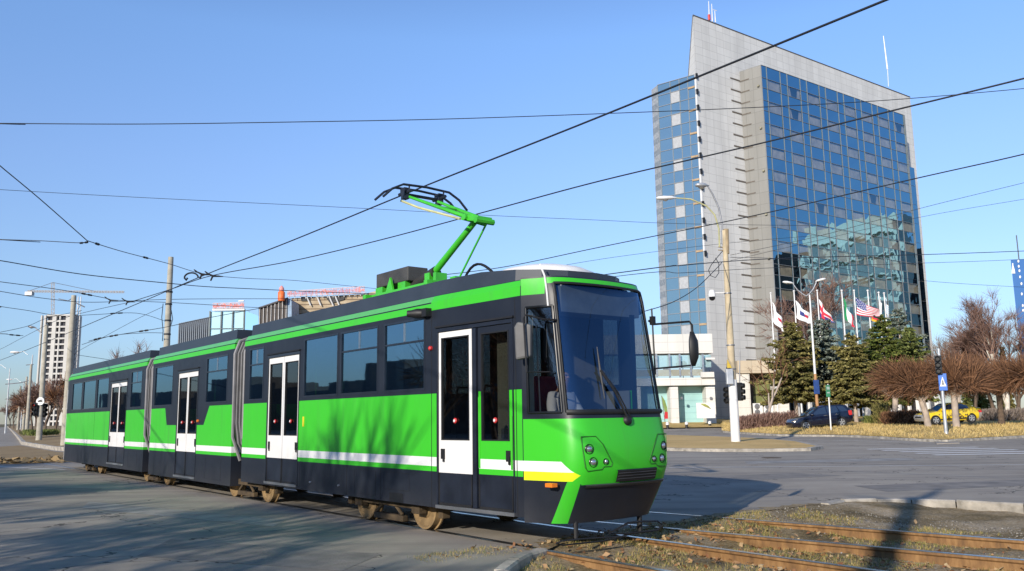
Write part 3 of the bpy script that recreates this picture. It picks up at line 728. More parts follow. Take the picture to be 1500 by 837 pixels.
for y in (-.36, .36):
    bw.tube([(HX - .2, y, 5.58), (HX + .2, y, 5.58)], .03, 6); bw.box(HX - .06, HX + .06, y - .05, y + .05, 5.46, 5.66)
    bw.tube([(HX - .14, y, 5.6), (HX - .14, y, 5.7)], .015, 5); bw.tube([(HX + .14, y, 5.6), (HX + .14, y, 5.7)], .015, 5)
bw.tube([(HX, -.36, 5.55), (HX, .36, 5.55)], .028, 6)
tb(bw, 'collector_head', simple('collector_dark', (0.02, 0.025, 0.04), .5), pan_o, smooth=50)
# ================================================================== GROUND, ROADS, TRACKS
from mathutils.geometry import tessellate_polygon
def sheet(name, loops, z, mat, kind='structure', zf=None):
    loops3 = [[Vector((p[0], p[1], 0)) for p in l] for l in loops]
    tris = tessellate_polygon(loops3); flat = [p for l in loops3 for p in l]
    mb = MB(); mb.v = [(p.x, p.y, zf(p) if zf else z) for p in flat]
    for t in tris:
        a, b, c = (flat[i] for i in t)
        t = list(t) if (b - a).cross(c - a).z > 0 else list(t)[::-1]
        mb.f.append(t); mb.m.append(0)
    return tag(mb.build(name, mat), kind=kind)
gm = MB()
gm.quad((-3000, -3000, -.45), (3000, -3000, -.45), (3000, 4000, -.45), (-3000, 4000, -.45)); tag(gm.build('ground', M['ground']), kind='structure')
kerb_pts = [gnd(*p) for p in ((1215, 740), (1238, 735), (1285, 733.3), (1335, 733), (1400, 735), (1500, 741))]
kd = (kerb_pts[-1] - kerb_pts[-2]).normalized()
kerb_pts += [kerb_pts[-1] + kd * 3, kerb_pts[-1] + kd * 25]
near_pts = [gnd(*p) for p in ((803, 807), (780, 814), (762, 824), (742, 840))]
near_pts += [near_pts[-1] + Vector((.9, -1.6, 0)), tl(-3, -4.4), tl(26, -4.6)]
edge = [tl(x + random.uniform(-.08, .08), y) for x, y in ((-8.35, -.8), (-8.6, -.3), (-8.72, .3), (-8.66, .9), (-8.85, 1.5), (-8.95, 2.1), (-8.9, 2.7), (-9.02, 3.3), (-8.98, 3.9), (-9.0, 4.6), (-8.9, 5.3), (-8.95, 6.0))]
hole = near_pts[::-1] + edge + kerb_pts
outer = [(-420, -40), (150, -40), (150, 420), (-420, 420)]
sheet('road', [outer, [(p.x, p.y) for p in hole]], 0.0, M['asphalt'])
# track bed
bed = MB(); NX, NY = 190, 84
for i in range(NX + 1):
    for j in range(NY + 1):
        x = -9.5 + 16.5 * (i / NX) ** 1.25; y = -5.0 + 13.5 * j / NY
        k = min(1, max(0, (x + 8.75) / 1.5)); base = -.006 - .13 * k
        n = mnoise.noise((x * 1.6, y * 1.6, 0)) * .045 + mnoise.noise((x * 7, y * 7, 3)) * .022 + mnoise.noise((x * 22, y * 22, 9)) * .010
        if abs(y) < .62: base += .05 * k
        p = tl(x, y, base + n * min(1, k * 1.3 + .05) - (.02 if x < -9.15 else 0)); bed.v.append(tuple(p))
for i in range(NX):
    for j in range(NY):
        a = i * (NY + 1) + j; bed.f.append([a, a + NY + 1, a + NY + 2, a + 1]); bed.m.append(0)
tag(bed.build('track_bed', M['bed'], smooth=180), kind='structure')
def kerb_line(name, pts, wd, h, side=1, z0=-.3, seg=.9):
    mb = MB(); acc = 0
    for a, b in zip(pts, pts[1:]):
        L = (b - a).length; n = max(1, round(L / seg))
        for i in range(n):
            p = a.lerp(b, (i + .012) / n); q = a.lerp(b, (i + .988) / n); t = (q - p).normalized(); nrm = Vector((-t.y, t.x, 0)) * side
            hh = h + random.uniform(-.012, .012); ch = .025
            sec = [(0, z0), (0, hh - ch), (ch, hh), (wd, hh), (wd, z0)]
            A = [p + nrm * u + Vector((0, 0, z)) for u, z in sec]; B = [q + nrm * u + Vector((0, 0, z)) for u, z in sec]
            mb._add(A + B, [(k, k + 1, k + 6, k + 5) for k in range(4)] + [(4, 3, 2, 1, 0), (5, 6, 7, 8, 9)])
    return tag(mb.build(name, M['kerb']), kind='structure')
kerb_line('kerb', [p + Vector((0, 0, 0)) for p in kerb_pts], .16, .03, 1)
kerb_line('kerb', near_pts, .14, .035, -1, seg=.7)
# rails
def rail(pts, label, inner):
    mb = MB(); prof = [(-.036, .004), (.036, .004), (.036, -.03), (.012, -.05), (.012, -.15), (.06, -.17), (.06, -.19), (-.06, -.19), (-.06, -.17), (-.012, -.15), (-.012, -.05), (-.036, -.03)]
    n = len(prof); P_ = [Vector(p) for p in pts]
    for i, p in enumerate(P_):
        t = (P_[min(i + 1, len(P_) - 1)] - P_[max(i - 1, 0)]).normalized(); s = Vector((-t.y, t.x, 0))
        for u, z in prof: mb.v.append(tuple(p + s * u + Vector((0, 0, z))))
    for i in range(len(P_) - 1):
        for k in range(n):
            a = i * n + k; b = i * n + (k + 1) % n; mb.f.append([a, a + n, b + n, b]); mb.m.append(0)
    # wheel groove beside the head where the rail runs through the carriageway
    for a, b in zip(P_, P_[1:]):
        if -(a @ TT) > -9.0: continue
        t = (b - a).normalized(); s = Vector((-t.y, t.x, 0)) * inner
        z = Vector((0, 0, .003)); mb.quad(a + s * .036 + z, b + s * .036 + z, b + s * .085 + z, a + s * .085 + z, 1)
    o = mb.build('rail', [M['rail'], M['black']]); return tag(o, label, 'rail', 'tram rails')
xs_ = [-120, -60, -40, -20, -12, -9.6, -9.0, -8.5, -7, -5, -3, 0, 5, 12]
rail([tl(x, -.82) for x in xs_], 'rail nearest the viewer, passing under the door side of the tram', 1)
rail([tl(x, .80) for x in xs_], 'bright polished rail running out from under the middle of the tram front', -1)
def c2(x): return 1.78 + .16 * (x + 8.9) - .008 * max(0, x + 6) ** 2 * 0
xs2 = [-13, -11, -10, -9.4, -9.0, -8.5, -7.5, -6.5, -5.5, -4.5, -3, 0, 6]
rail([tl(x, c2(x)) for x in xs2], 'rusty rail, third from the viewer, curving off to the right', 1)
rail([tl(x, c2(x) + 1.62) for x in xs2], 'rusty rail next to the pale kerb, farthest from the viewer', -1)
# concrete ties glimpsed between the rails
# stones, tufts and leaves on the bed
def bed_z(x, y):
    k = min(1, max(0, (x + 8.75) / 1.5)); b = -.006 - .13 * k + (.05 * k if abs(y) < .62 else 0)
    return b + (mnoise.noise((x * 1.6, y * 1.6, 0)) * .045 + mnoise.noise((x * 7, y * 7, 3)) * .022) * min(1, k * 1.3 + .05)
rnd = random.Random(3)
st = MB(); stc = 0
while stc < 7500:
    x = rnd.uniform(-9.0, 0); y = rnd.uniform(-2.2, 6.6)
    far = y > c2(x) + 1.7
    if y > 5.9 + .16 * (x + 8.9) and rnd.random() < .7: continue
    if not far and rnd.random() < .72: continue
    s = rnd.uniform(.006, .017) * (1.25 if far else 1); c = tl(x, y, bed_z(x, y) + s * .3)
    vs = [c + Vector((rnd.gauss(0, 1), rnd.gauss(0, 1), rnd.gauss(0, .7))).normalized() * s * rnd.uniform(.7, 1.2) for _ in range(5)]
    st._add(vs, [(0, 1, 2), (0, 2, 3), (0, 3, 1), (4, 2, 1), (4, 3, 2), (4, 1, 3)]); stc += 1
t_ = NT('ballast_stone'); g_ = t_.n('ShaderNodeNewGeometry')
mstone = t_.done(t_.bsdf(t_.ramp(g_.outputs['Random Per Island'], [(0, (0.10, 0.085, 0.07)), (.6, (0.22, 0.20, 0.17)), (1, (0.34, 0.32, 0.29))]), .9))
tag(st.build('ballast', mstone), 'loose grey ballast stones between rail and pale kerb', 'ballast', kind='stuff')
lf = MB()
for _ in range(2600):
    x = rnd.uniform(-9.1, -1); y = rnd.gauss(1.2, 1.6)
    if not -2.3 < y < 6: continue
    r = rnd.uniform(.018, .055); c = tl(x, y, bed_z(x, y) + rnd.uniform(.008, .03)); u = Vector((rnd.gauss(0, 1), rnd.gauss(0, 1), rnd.gauss(0, .35))).normalized(); v = u.cross(Vector((rnd.gauss(0, .4), rnd.gauss(0, .4), 1))).normalized()
    lf._add([c - u * r, c + v * r * .55, c + u * r, c - v * r * .55 + Vector((0, 0, r * .3))], [(0, 1, 2, 3)])
t_ = NT('dead_leaf'); g_ = t_.n('ShaderNodeNewGeometry')
mleaf = t_.done(t_.bsdf(t_.ramp(g_.outputs['Random Per Island'], [(0, (0.20, 0.08, 0.03)), (.5, (0.36, 0.20, 0.09)), (1, (0.48, 0.36, 0.2))]), .8))
tag(lf.build('fallen_leaves', mleaf), 'dry brown leaves scattered along the tram rails', 'leaves', kind='stuff')
def blades(mb, c, n, h, wd, spread):
    for _ in range(n):
        d = Vector((rnd.gauss(0, 1), rnd.gauss(0, 1), 0)) * spread; l = Vector((rnd.gauss(0, .5), rnd.gauss(0, .5), 1)).normalized() * h * rnd.uniform(.5, 1.2)
        s = Vector((rnd.gauss(0, 1), rnd.gauss(0, 1), 0)).normalized() * wd
        mb.tri(c + d - s, c + d + s, c + d + l)
gt = MB(); k = 0
while k < 7500:
    x = rnd.uniform(-9.1, -.5); y = rnd.uniform(-2.4, 5.4)
    if mnoise.noise((x * .9 + 5, y * .9, 2)) < (-.04 if x < -5 else .06): continue
    if min(abs(y + .82), abs(y - .8), abs(y - c2(x)), abs(y - c2(x) - 1.62)) < .06: continue
    blades(gt, tl(x, y, bed_z(x, y)), 5, .055, .003, .03); k += 1
t_ = NT('grass_blade'); g_ = t_.n('ShaderNodeNewGeometry')
mgrass = t_.done(t_.bsdf(t_.ramp(g_.outputs['Random Per Island'], [(0, (0.11, 0.14, 0.022)), (.35, (0.22, 0.21, 0.045)), (.6, (0.40, 0.30, 0.10)), (1, (0.52, 0.38, 0.17))]), .85))
tag(gt.build('grass_tufts', mgrass), 'short green weeds and grass growing between the tram rails', 'grass', kind='stuff')

# earth trampled over the ragged edge of the carriageway
dm = MB(); en = len(edge)
fr0 = [tl(-8.3, -1.0)] + edge + [tl(-8.7, 6.4)]
Lf = []
for a, b in zip(fr0, fr0[1:]):
    for i in range(10): Lf.append(a.lerp(b, i / 10))
prev = None
for i, p in enumerate(Lf):
    wob = .10 + .42 * max(0, mnoise.noise((i * .21, 3, 0)) + .35) + .12 * mnoise.noise((i * .9, 8, 0))
    a = p - TT * .03 + Vector((0, 0, .004)); b = p + TT * max(.03, wob) + Vector((0, 0, .004))
    if prev: dm.quad(prev[0], a, b, prev[1])
    prev = (a, b)
fixn(tag(dm.build('dirt_strip', M['bed']), kind='structure'))
# patched asphalt, trench scars and a drain cover
def patch(name, px, z, c, sc=30):
    nmz = 'patch_%s' % name
    if nmz not in M: M[nmz] = simple(nmz, c, .85, var=.3, scale=2.0, bump=.4, bscale=sc)
    return sheet('road_patch', [[(p.x, p.y) for p in [gnd(*q) for q in px]]], z, M[nmz])
patch('dark', ((1010, 700), (1160, 693), (1235, 697), (1080, 705)), .003, (0.22, 0.20, 0.175))
patch('light', ((1090, 676), (1330, 671), (1345, 674.5), (1095, 680)), .003, (0.29, 0.275, 0.25))
patch('dark', ((1250, 712), (1500, 703), (1560, 709), (1300, 721)), .003, (0.25, 0.225, 0.195))
patch('light', ((130, 735), (420, 762), (400, 772), (120, 745)), .003, (0.30, 0.285, 0.265))
patch('dark', ((250, 790), (560, 812), (500, 837), (200, 815)), .003, (0.15, 0.145, 0.14))
patch('dark', ((-20, 712), (150, 716), (140, 722), (-20, 719)), .003, (0.16, 0.155, 0.15))
c = gnd(1130, 671); t = thing('manhole_cover', 'round iron manhole cover in the road before the traffic island', 'manhole cover', c)
m = MB(); m.lathe((0, 0, .004), (0, 0, 1), [(0, .36), (.006, .36), (.007, .33), (.003, .32), (.003, .1), (.007, .09)], 24); m.build('cover_plate', M['dustdark'], t)
# painted markings
def stripe(a, b, wd, name='road_marking', z=.004):
    p, q = gnd(*a), gnd(*b); t = (q - p).normalized(); s = Vector((-t.y, t.x, 0)) * wd / 2
    mb = MB(); zz = Vector((0, 0, z)); mb.quad(p - s + zz, q - s + zz, q + s + zz, p + s + zz); return tag(mb.build(name, M['roadpaint']), kind='structure')
for a, b in (((1271, 658.3), (1432, 655.2)), ((1293, 660.1), (1460, 657.0)), ((1319, 662.2), (1489, 659.0)), ((1342, 664.4), (1520, 661.1)), ((1368, 666.8), (1545, 663.5))): stripe(a, b, .42, 'crosswalk_stripe')
stripe((-40, 682), (96, 688.5), .12)
stripe((980, 685.5), (1560, 680.5), .10)
stripe((1160, 643.5), (1420, 650.5), .10)
# raised islands and verges
def island(name, px, h, mat, inset=.28, mound=.05):
    o = [gnd(*p) for p in px]; c = sum(o, Vector()) / len(o)
    mb = MB(); n = len(o)
    def inn(i):
        a, b, d = o[i - 1], o[i], o[(i + 1) % n]; t1 = (b - a).normalized(); t2 = (d - b).normalized(); m = Vector((-(t1 + t2).y, (t1 + t2).x, 0))
        if m.length < .1: m = c - b
        m.normalize()
        if m.dot(c - b) < 0: m = -m
        return b + m * inset
    ii = [inn(i) for i in range(n)]
    up = Vector((0, 0, h))
    for i in range(n):
        j = (i + 1) % n
        mb.quad(o[i], o[j], o[j] + up, o[i] + up); mb.quad(o[i] + up, o[j] + up, ii[j] + up, ii[i] + up)
    fixn(tag(mb.build('kerb', M['kerb']), kind='structure'))
    top = MB(); top.v = [tuple(p + up * .98) for p in ii]; mid = [p.lerp(c, .45) for p in ii]; top.v += [tuple(p + up + Vector((0, 0, mound * .8))) for p in mid]; top.v.append(tuple(c + up + Vector((0, 0, mound))))
    for i in range(n):
        j = (i + 1) % n; top.f.append([i, j, n + j, n + i]); top.f.append([n + i, n + j, 2 * n]); top.m += [0, 0]
    return fixn(tag(top.build(name, mat, smooth=180), kind='structure'))
island('island', [(900, 656.5), (985, 661), (1050, 662.2), (1120, 662.3), (1188, 661.0), (1206, 657.8), (1172, 650), (1120, 645), (1050, 641.8), (980, 639.5), (900, 636)], .13, M['strawgrass'])
VF = [(1059, 634.0), (1100, 637), (1140, 639.2), (1180, 639.8), (1220, 640), (1260, 641.5), (1300, 643.8), (1340, 646.5), (1385, 648.5), (1425, 646), (1460, 644), (1500, 642), (1560, 639), (1640, 636), (1760, 633)]
def verge_h(e): return .12 + .55 * (1 - math.exp(-e / 8.0)) + .0025 * e
def grid_from_front(front, es, name, mat, hf, n=60):
    pts = [gnd(*p) for p in front]
    # resample
    L = [0]
    for a, b in zip(pts, pts[1:]): L.append(L[-1] + (b - a).length)
    fr = []
    for i in range(n + 1):
        s = L[-1] * i / n; k = max(j for j in range(len(L)) if L[j] <= s + 1e-6); k = min(k, len(pts) - 2); fr.append(pts[k].lerp(pts[k + 1], (s - L[k]) / (L[k + 1] - L[k])))
    mb = MB()
    for p in fr:
        d = Vector((p.x, p.y, 0)).normalized()
        for e in es: q = p + d * e; mb.v.append((q.x, q.y, hf(e) + mnoise.noise((q.x * .35, q.y * .35, 1)) * .10 * min(1, e / 3)))
    m = len(es)
    for i in range(n):
        for j in range(m - 1): a = i * m + j; mb.f.append([a, a + m, a + m + 1, a + 1]); mb.m.append(0)
    return fixn(tag(mb.build(name, mat, smooth=180), kind='structure')), fr
ES = [.32, .8, 1.6, 2.6, 4, 6, 8, 10, 13, 17, 22, 30, 45, 70, 110, 200, 400]
vg, vfr = grid_from_front(VF, ES, 'verge', M['verge'], verge_h, 110)
kerb_line('kerb', vfr, .36, .13, 1, seg=1.6)
LF = [(860, 632), (940, 629.6), (1000, 628.2), (1040, 627.4), (1063, 627)]
grid_from_front(LF, [0, 1, 3, 6, 10, 14, 60], 'lawn', M['verge'], lambda e: .12 + .055 * e if e < 15 else .95, 30)
# left median with low stone edging
LM = [(10, 625), (14, 629), (21, 637), (27, 645), (31, 651.5), (55, 656), (80, 660), (130, 664), (260, 672)]
lm = [gnd(*p) for p in LM]
kerb_line('kerb', lm, .3, .24, 1, seg=2.5)
mb = MB(); 
for p in lm:
    d = Vector((.25, 1.0, 0)).normalized()
    for e, h in ((.3, .23), (3, .34), (8, .52), (18, .62), (40, .62), (300, .62)):
        q = p + d * e; mb.v.append((q.x, q.y, h))
for i in range(len(lm) - 1):
    for j in range(5): a = i * 6 + j; mb.f.append([a, a + 6, a + 7, a + 1]); mb.m.append(0)
fixn(tag(mb.build('median', M['sand'], smooth=180), kind='structure'))
sheet('dirt_strip', [[(p.x, p.y) for p in [gnd(*q) for q in ((-160, 662), (-20, 656), (29, 653), (80, 662), (140, 667), (170, 684), (100, 677), (30, 680), (-60, 682), (-160, 686))]]], .012, M['sand'])
rb = MB()
for _ in range(160):
    t = rnd.random(); p = gnd(-30 + 125 * t, 679 + rnd.uniform(-3, 1.5) - 2 * t, .01); s = rnd.uniform(.06, .3)
    vs = [p + Vector((rnd.gauss(0, 1), rnd.gauss(0, 1), abs(rnd.gauss(0, .5)))).normalized() * s for _ in range(5)]
    rb._add(vs, [(0, 1, 2), (0, 2, 3), (0, 3, 1), (4, 2, 1), (4, 3, 2), (4, 1, 3)])
tag(rb.build('rubble', M['sand']), 'broken sandy paving rubble along the edge of the left track crossing', 'rubble', kind='stuff')
gv = MB()
for _ in range(9000):
    i = rnd.randrange(len(vfr) - 1); e = rnd.uniform(.4, 16); p = vfr[i].lerp(vfr[i + 1], rnd.random()); d = Vector((p.x, p.y, 0)).normalized(); q = p + d * e; q.z = verge_h(e) - .02
    if q.x > 60: continue
    blades(gv, q, 2, .20, .018, .08)
t_ = NT('dry_blade'); g_ = t_.n('ShaderNodeNewGeometry')
mdry = t_.done(t_.bsdf(t_.ramp(g_.outputs['Random Per Island'], [(0, (0.28, 0.23, 0.07)), (.4, (0.56, 0.40, 0.15)), (1, (0.66, 0.50, 0.22))]), .9))
tag(gv.build('dry_grass', mdry), 'dry straw coloured grass on the verge beyond the road', 'grass', kind='stuff')
def verge_z(p, fr=None):
    d = Vector((p[0], p[1], 0)); L = d.length; u = d.normalized(); best = None
    for q in vfr:
        c = abs(Vector((q.x, q.y, 0)).normalized().cross(u).z)
        if best is None or c < best[0]: best = (c, Vector((q.x, q.y, 0)).length)
    return verge_h(max(0, L - best[1]))
# ================================================================== POLES, SIGNS, WIRES
def pole(name, label, cat, base, topz, r0, r1, mat, group=None, lean=0):
    t = thing(name, label, cat, base, group=group)
    m = MB(); h = topz - base.z; m.tube([(0, 0, -.3), (lean * .5, 0, h * .5), (lean, 0, h)], [r0, (r0 + r1) / 2, r1], 14)
    tag_o = m.build('shaft', mat, t, smooth=50); return t
def rel(t, v): return Vector(v) - t.location
def luminaire(t, pts, head_dir, hmat, amat, hl=.75, hw_=.16, lens=True):
    a = MB(); a.tube(pts, [.045] * (len(pts) - 1) + [.035], 8); ao = a.build('lamp_arm', amat, t, smooth=60)
    e = Vector(pts[-1]); d = Vector(head_dir).normalized()
    h = MB(); h.lathe(e, d, [(-.1, .05), (.0, .07), (.15, hw_ * .8), (hl * .6, hw_), (hl * .9, hw_ * .7), (hl, .04)], 14)
    h.v = [(v[0], v[1], e.z + (v[2] - e.z) * .62) for v in h.v]
    ho = h.build('lamp_head', hmat, t, smooth=60)
    g = MB(); g.lathe(e + d * hl * .5 - Vector((0, 0, hw_ * .5)), (0, 0, -1), [(0, hw_ * .8), (.06, hw_ * .6), (.09, .05)], 12); g.build('lamp_glass', M['lens'], ho, smooth=60)
Y0 = gnd(1078, 652).y
lp = pole('street_lamp', 'tall yellowed concrete lamp pole with two lamps and whitewashed foot on the traffic island', 'lamp post', gnd(1078, 652) + Vector((0, 0, .13)), at(1064, 338, Y0).z, .235, .13, M['concrete_y'])
m = MB(); hz = at(1076, 560, Y0).z; m.tube([(0, 0, -.1), (0, 0, hz)], [.242, .222], 14); m.build('whitewash', M['white'], lp, smooth=50)
luminaire(lp, [rel(lp, at(x, y, Y0)) for x, y in ((1058, 358), (1058, 330), (1053, 305), (1044, 285), (1036, 272))], (-.9, -.3, -.05), M['galv'], M['steel'], .75, .22)
luminaire(lp, [rel(lp, at(x, y, Y0 - .3)) for x, y in ((1054, 362), (1053, 335), (1047, 315), (1035, 302), (1012, 292), (988, 290))], (-1, 0, 0), M['white'], simple('lamp_arm_yellow', (0.42, 0.40, 0.2), .6), 1.0, .19)
m = MB()
for y in (362, 366.5): a = rel(lp, at(1052, y, Y0)); b = rel(lp, at(1066, y + 1, Y0)); m.tube([a, b], .03, 6)
m.tube([rel(lp, at(1063.5, 336, Y0)), rel(lp, at(1064.5, 372, Y0))], .145, 12); m.build('clamp', simple('rusty_clamp', (0.36, 0.27, 0.16), .8), lp, smooth=50)
m = MB(); 
for y in (430, 506, 541): q = rel(lp, at(1069, y, Y0)); m.cyl((0, 0, q.z), (0, 0, 1), .20 + (430 - y) * -.0003, .06, 14)
m.build('band', M['steel'], lp, smooth=40)
m = MB(); c = rel(lp, at(1043, 432, Y0)); m.tube([c + Vector((.0, 0, .1)), (0, 0, c.z + .1)], .03, 6); m.lathe(c, (0, 0, -1), [(-.25, .12), (0, .20), (.12, .19)], 14)
co_ = m.build('camera_mount', M['white'], lp, smooth=50)
m = MB(); m.lathe(c, (0, 0, -1), [(.10, .17), (.25, .15), (.32, .05)], 14); m.build('camera_dome', M['blackgloss'], co_, smooth=60)
m = MB(); c = rel(lp, at(1068.5, 552, Y0 - .3)); m.obox(c, (.17, 0, 0), (0, .14, 0), (0, 0, .40)); m.build('control_box', M['galv'], lp, bevel=.02)
m = MB(); c = rel(lp, at(1068.5, 535, Y0 - .3)); m.prism([c + Vector((-.12, 0, -.15)), c + Vector((.12, 0, -.15)), c + Vector((-.1, 0, .3))], (0, .06, 0)); m.build('yellow_tag', simple('yellow_plate', (0.6, 0.42, 0.05), .5), lp)
m = MB(); a = rel(lp, at(1083.5, 515, Y0)); b = rel(lp, at(1083.5, 563, Y0)); m.tube([a, b], .03, 6); m.tube([rel(lp, at(1083.5, 547, Y0)), rel(lp, at(1074, 547, Y0))], .025, 6); m.build('signal_bracket', M['steel'], lp)
def signal(t, c, face, s=.3, n=3, mat=None, lit=None):
    f = Vector(face).normalized(); r = Vector((-f.y, f.x, 0)); u = Vector((0, 0, 1)); b = MB()
    b.obox(c, r * s * .5, f * s * .35, u * s * .53 * n); o = b.build('signal_head', mat or M['blackgloss'], t, bevel=.02)
    for i in range(n):
        z = c + u * s * (i - (n - 1) / 2) * 1.03; h = MB(); h.lathe(z + f * s * .35, f, [(0, s * .42), (s * .5, s * .44), (s * .52, s * .40), (.01, s * .38)], 12); h.build('visor', M['black'], o, smooth=40)
        l = MB(); l.lathe(z + f * s * .36, f, [(0, s * .36), (.02, s * .3)], 12); l.build('lens', lit if lit and i == n - 1 else M['black'], o)
signal(lp, rel(lp, at(1084, 574, Y0)), (.8, -.6, 0)); signal(lp, rel(lp, at(1066.5, 579, Y0 + .2)), (-.8, -.5, 0), .28)
m = MB()
loop = [rel(lp, at(x, y, Y0)) for x, y in ((1060, 366), (1050, 378), (1042, 388), (1038, 396), (1041, 404), (1048, 407), (1053, 400), (1053, 386), (1048, 378))]
m.tube(loop, .022, 5); m.build('cable_loop', M['wire'], lp, smooth=60)
# pedestrian signal with crossing sign
b = gnd(1387, 645) + Vector((0, 0, .12)); Yb = b.y
ps = pole('signal_pole', 'slim grey pole at the crosswalk with black signal head and blue crossing sign', 'traffic signal', b, at(1373, 511, Yb).z, .10, .075, M['galv'])
zt = at(1374, 535, Yb).z - b.z
off = at(1374, 535, Yb).x - b.x
m = MB(); m.lathe((0, 0, 0), (0, 0, 1), [(-.05, .2), (.05, .2), (.12, .12), (.35, .11)], 14); m.build('foot', M['galv'], ps, smooth=40)
m = MB(); q = [gnd(*p) for p in ((1366, 645), (1400, 645), (1406, 650), (1372, 651))]; m.prism([p - b + Vector((0, 0, -.1)) for p in q], (0, 0, .14)); m.build('footing', M['paving'], ps)
signal(ps, Vector((-.13, -.1, zt)), (-.55, -.83, 0), .33, 3)
sc_ = Vector((.0, -.14, at(1378, 560, Yb).z - b.z)); fdir = Vector((-.45, -.89, 0)).normalized(); rr = Vector((-fdir.y, fdir.x, 0))
if rr.x < 0: rr = -rr
m = MB(); m.obox(sc_, rr * .21, fdir * .012, Vector((0, 0, .47))); so1 = m.build('sign_plate', M['blue'], ps, bevel=.01)
m = MB(); a = sc_ + fdir * .02
m.poly([a + rr * -.16 + Vector((0, 0, -.24)), a + rr * .16 + Vector((0, 0, -.24)), a + Vector((0, 0, .30))]); m.build('white_triangle', M['white'], so1)
m = MB(); a = sc_ + fdir * .026
m.poly([a + rr * x * .7 + Vector((0, 0, z)) for x, z in ((-.09, -.19), (-.03, -.05), (-.05, .03), (.0, .07), (.05, .03), (.03, -.06), (.10, -.19), (.05, -.19), (.0, -.10), (-.05, -.19))]); m.cyl(a + Vector((0, 0, .105)), fdir, .03, .004, 10); m.build('walking_figure', M['black'], so1)
# green sign post on the verge
b = at(1218, 638, 61); b.z = .2
gp_ = pole('sign_post', 'thin pale post with small green sign in front of the dark blue car', 'sign', b, at(1213.5, 563, 61).z, .05, .045, M['white'])
m = MB(); c = rel(gp_, at(1213, 573, 60.9)); m.obox(c, (.16, .05, 0), (-.01, .02, 0), (0, 0, .42)); sg_ = m.build('sign_plate', simple('sign_green', (0.05, 0.25, 0.13), .5), gp_, bevel=.01)
m = MB(); m.obox(c + Vector((0, -.04, .2)), (.12, .04, 0), (0, .003, 0), (0, 0, .1)); m.obox(c + Vector((0, -.04, -.12)), (.10, .03, 0), (0, .003, 0), (0, 0, .05)); m.build('sign_symbol', simple('sign_pale', (0.4, 0.5, 0.45), .5), sg_)
# twin lamp with blue plate
Yt = 74
b = at(1199, 622, Yt); b.z = verge_z(b)
tw = pole('street_lamp', 'slender twin armed lamp post with small blue sign rising behind the dark blue car', 'lamp post', b, at(1181, 432, Yt).z, .13, .06, M['white'])
hb = at(1191, 548, Yt).z - b.z; m = MB(); m.tube([(0, 0, 0), (0, 0, hb)], [.145, .12], 12); m.build('rusty_foot', simple('rust_orange', (0.45, 0.24, 0.11), .85), tw, smooth=50)
for ex, pts in ((-1, ((1181, 434), (1176, 431), (1168, 425), (1163, 418), (1161, 415))), (1, ((1181, 434), (1186, 430), (1191, 424), (1195, 416), (1196, 412)))):
    luminaire(tw, [rel(tw, at(x, y, Yt)) for x, y in pts], (ex * (-1 if False else 1) * (1 if ex < 0 else .6), 0, .25), M['white'], M['galv'], .9, .2)
m = MB(); c = rel(tw, at(1196, 567, Yt - .2)); m.obox(c, (.24, 0, 0), (0, .02, 0), (0, 0, .6)); m.build('sign_plate', simple('sign_navy', (0.02, 0.06, 0.22), .5), tw)
# catenary and utility poles at the left
def cpole(px, base_py, top_py, Y, label, r0=.19, r1=.13, mat='concrete', bz=None):
    b = at(px[0], base_py, Y); b.z = bz if bz is not None else max(0, b.z)
    t = pole('catenary_pole', label, 'pole', b, at(px[1], top_py, Y).z, r0, r1, M[mat], lean=0); return t
cp1 = cpole((238, 244), 640, 377, 43, 'tall bare concrete pole behind the middle car of the tram', .19, .13, 'concrete', 0)
m = MB()
for y in (428, 446, 470, 490): q = rel(cp1, at(242, y, 43)); m.cyl((0, 0, q.z), (0, 0, 1), .17, .08, 12)
m.tube([rel(cp1, at(x, y, 42.9)) for x, y in ((247, 440), (251, 455), (253, 468), (250, 478))], .02, 5); m.tube([rel(cp1, at(x, y, 42.9)) for x, y in ((239, 445), (237, 465), (239, 485), (238, 500))], .02, 5)
m.build('cable_clamp', M['wire'], cp1)
cp2 = cpole((95, 107), 640, 433, 55, 'concrete pole at the rear end of the tram in front of the unfinished tower', .24, .15, 'concrete', .4)
m = MB(); a = rel(cp2, at(106, 440, 55)); m.tube([rel(cp2, at(x, y, 55)) for x, y in ((107, 436), (100, 441), (86, 438))], .03, 6); m.tube([rel(cp2, at(x, y, 55)) for x, y in ((107, 442), (118, 447), (124, 450))], .04, 6); m.build('crossarm', M['steel'], cp2)
Yq = 71
cp3 = cpole((57, 63), 641, 476, Yq, 'concrete pole with lamp, round white sign and red signal on the left median', .24, .15, 'concrete', .45)
luminaire(cp3, [rel(cp3, at(x, y, Yq)) for x, y in ((62, 490), (57, 485), (51, 480))], (-1, 0, .3), M['steel'], M['steel'], .6, .16)
m = MB(); c = rel(cp3, at(59, 588, Yq - .35)); m.cyl(c, (0, 1, 0), .33, .03, 24); rs_ = m.build('round_sign', M['white'], cp3, smooth=40)
m = MB(); m.obox(c + Vector((0, -.03, 0)), (.18, 0, 0), (0, .004, 0), (0, 0, .06)); m.obox(c + Vector((.02, -.03, .07)), (.1, 0, 0), (0, .004, 0), (0, 0, .03)); m.build('sign_symbol', M['black'], rs_)
signal(cp3, rel(cp3, at(52.5, 600, Yq - .3)), (-.3, -.95, 0), .34, 3, None, M['red']); signal(cp3, rel(cp3, at(64.5, 601, Yq + .1)), (.8, -.4, 0), .34, 3)
cp4 = cpole((39, 45), 632, 534, 120, 'distant pole with a crossarm left of the unfinished tower', .26, .16, 'concrete', .5)
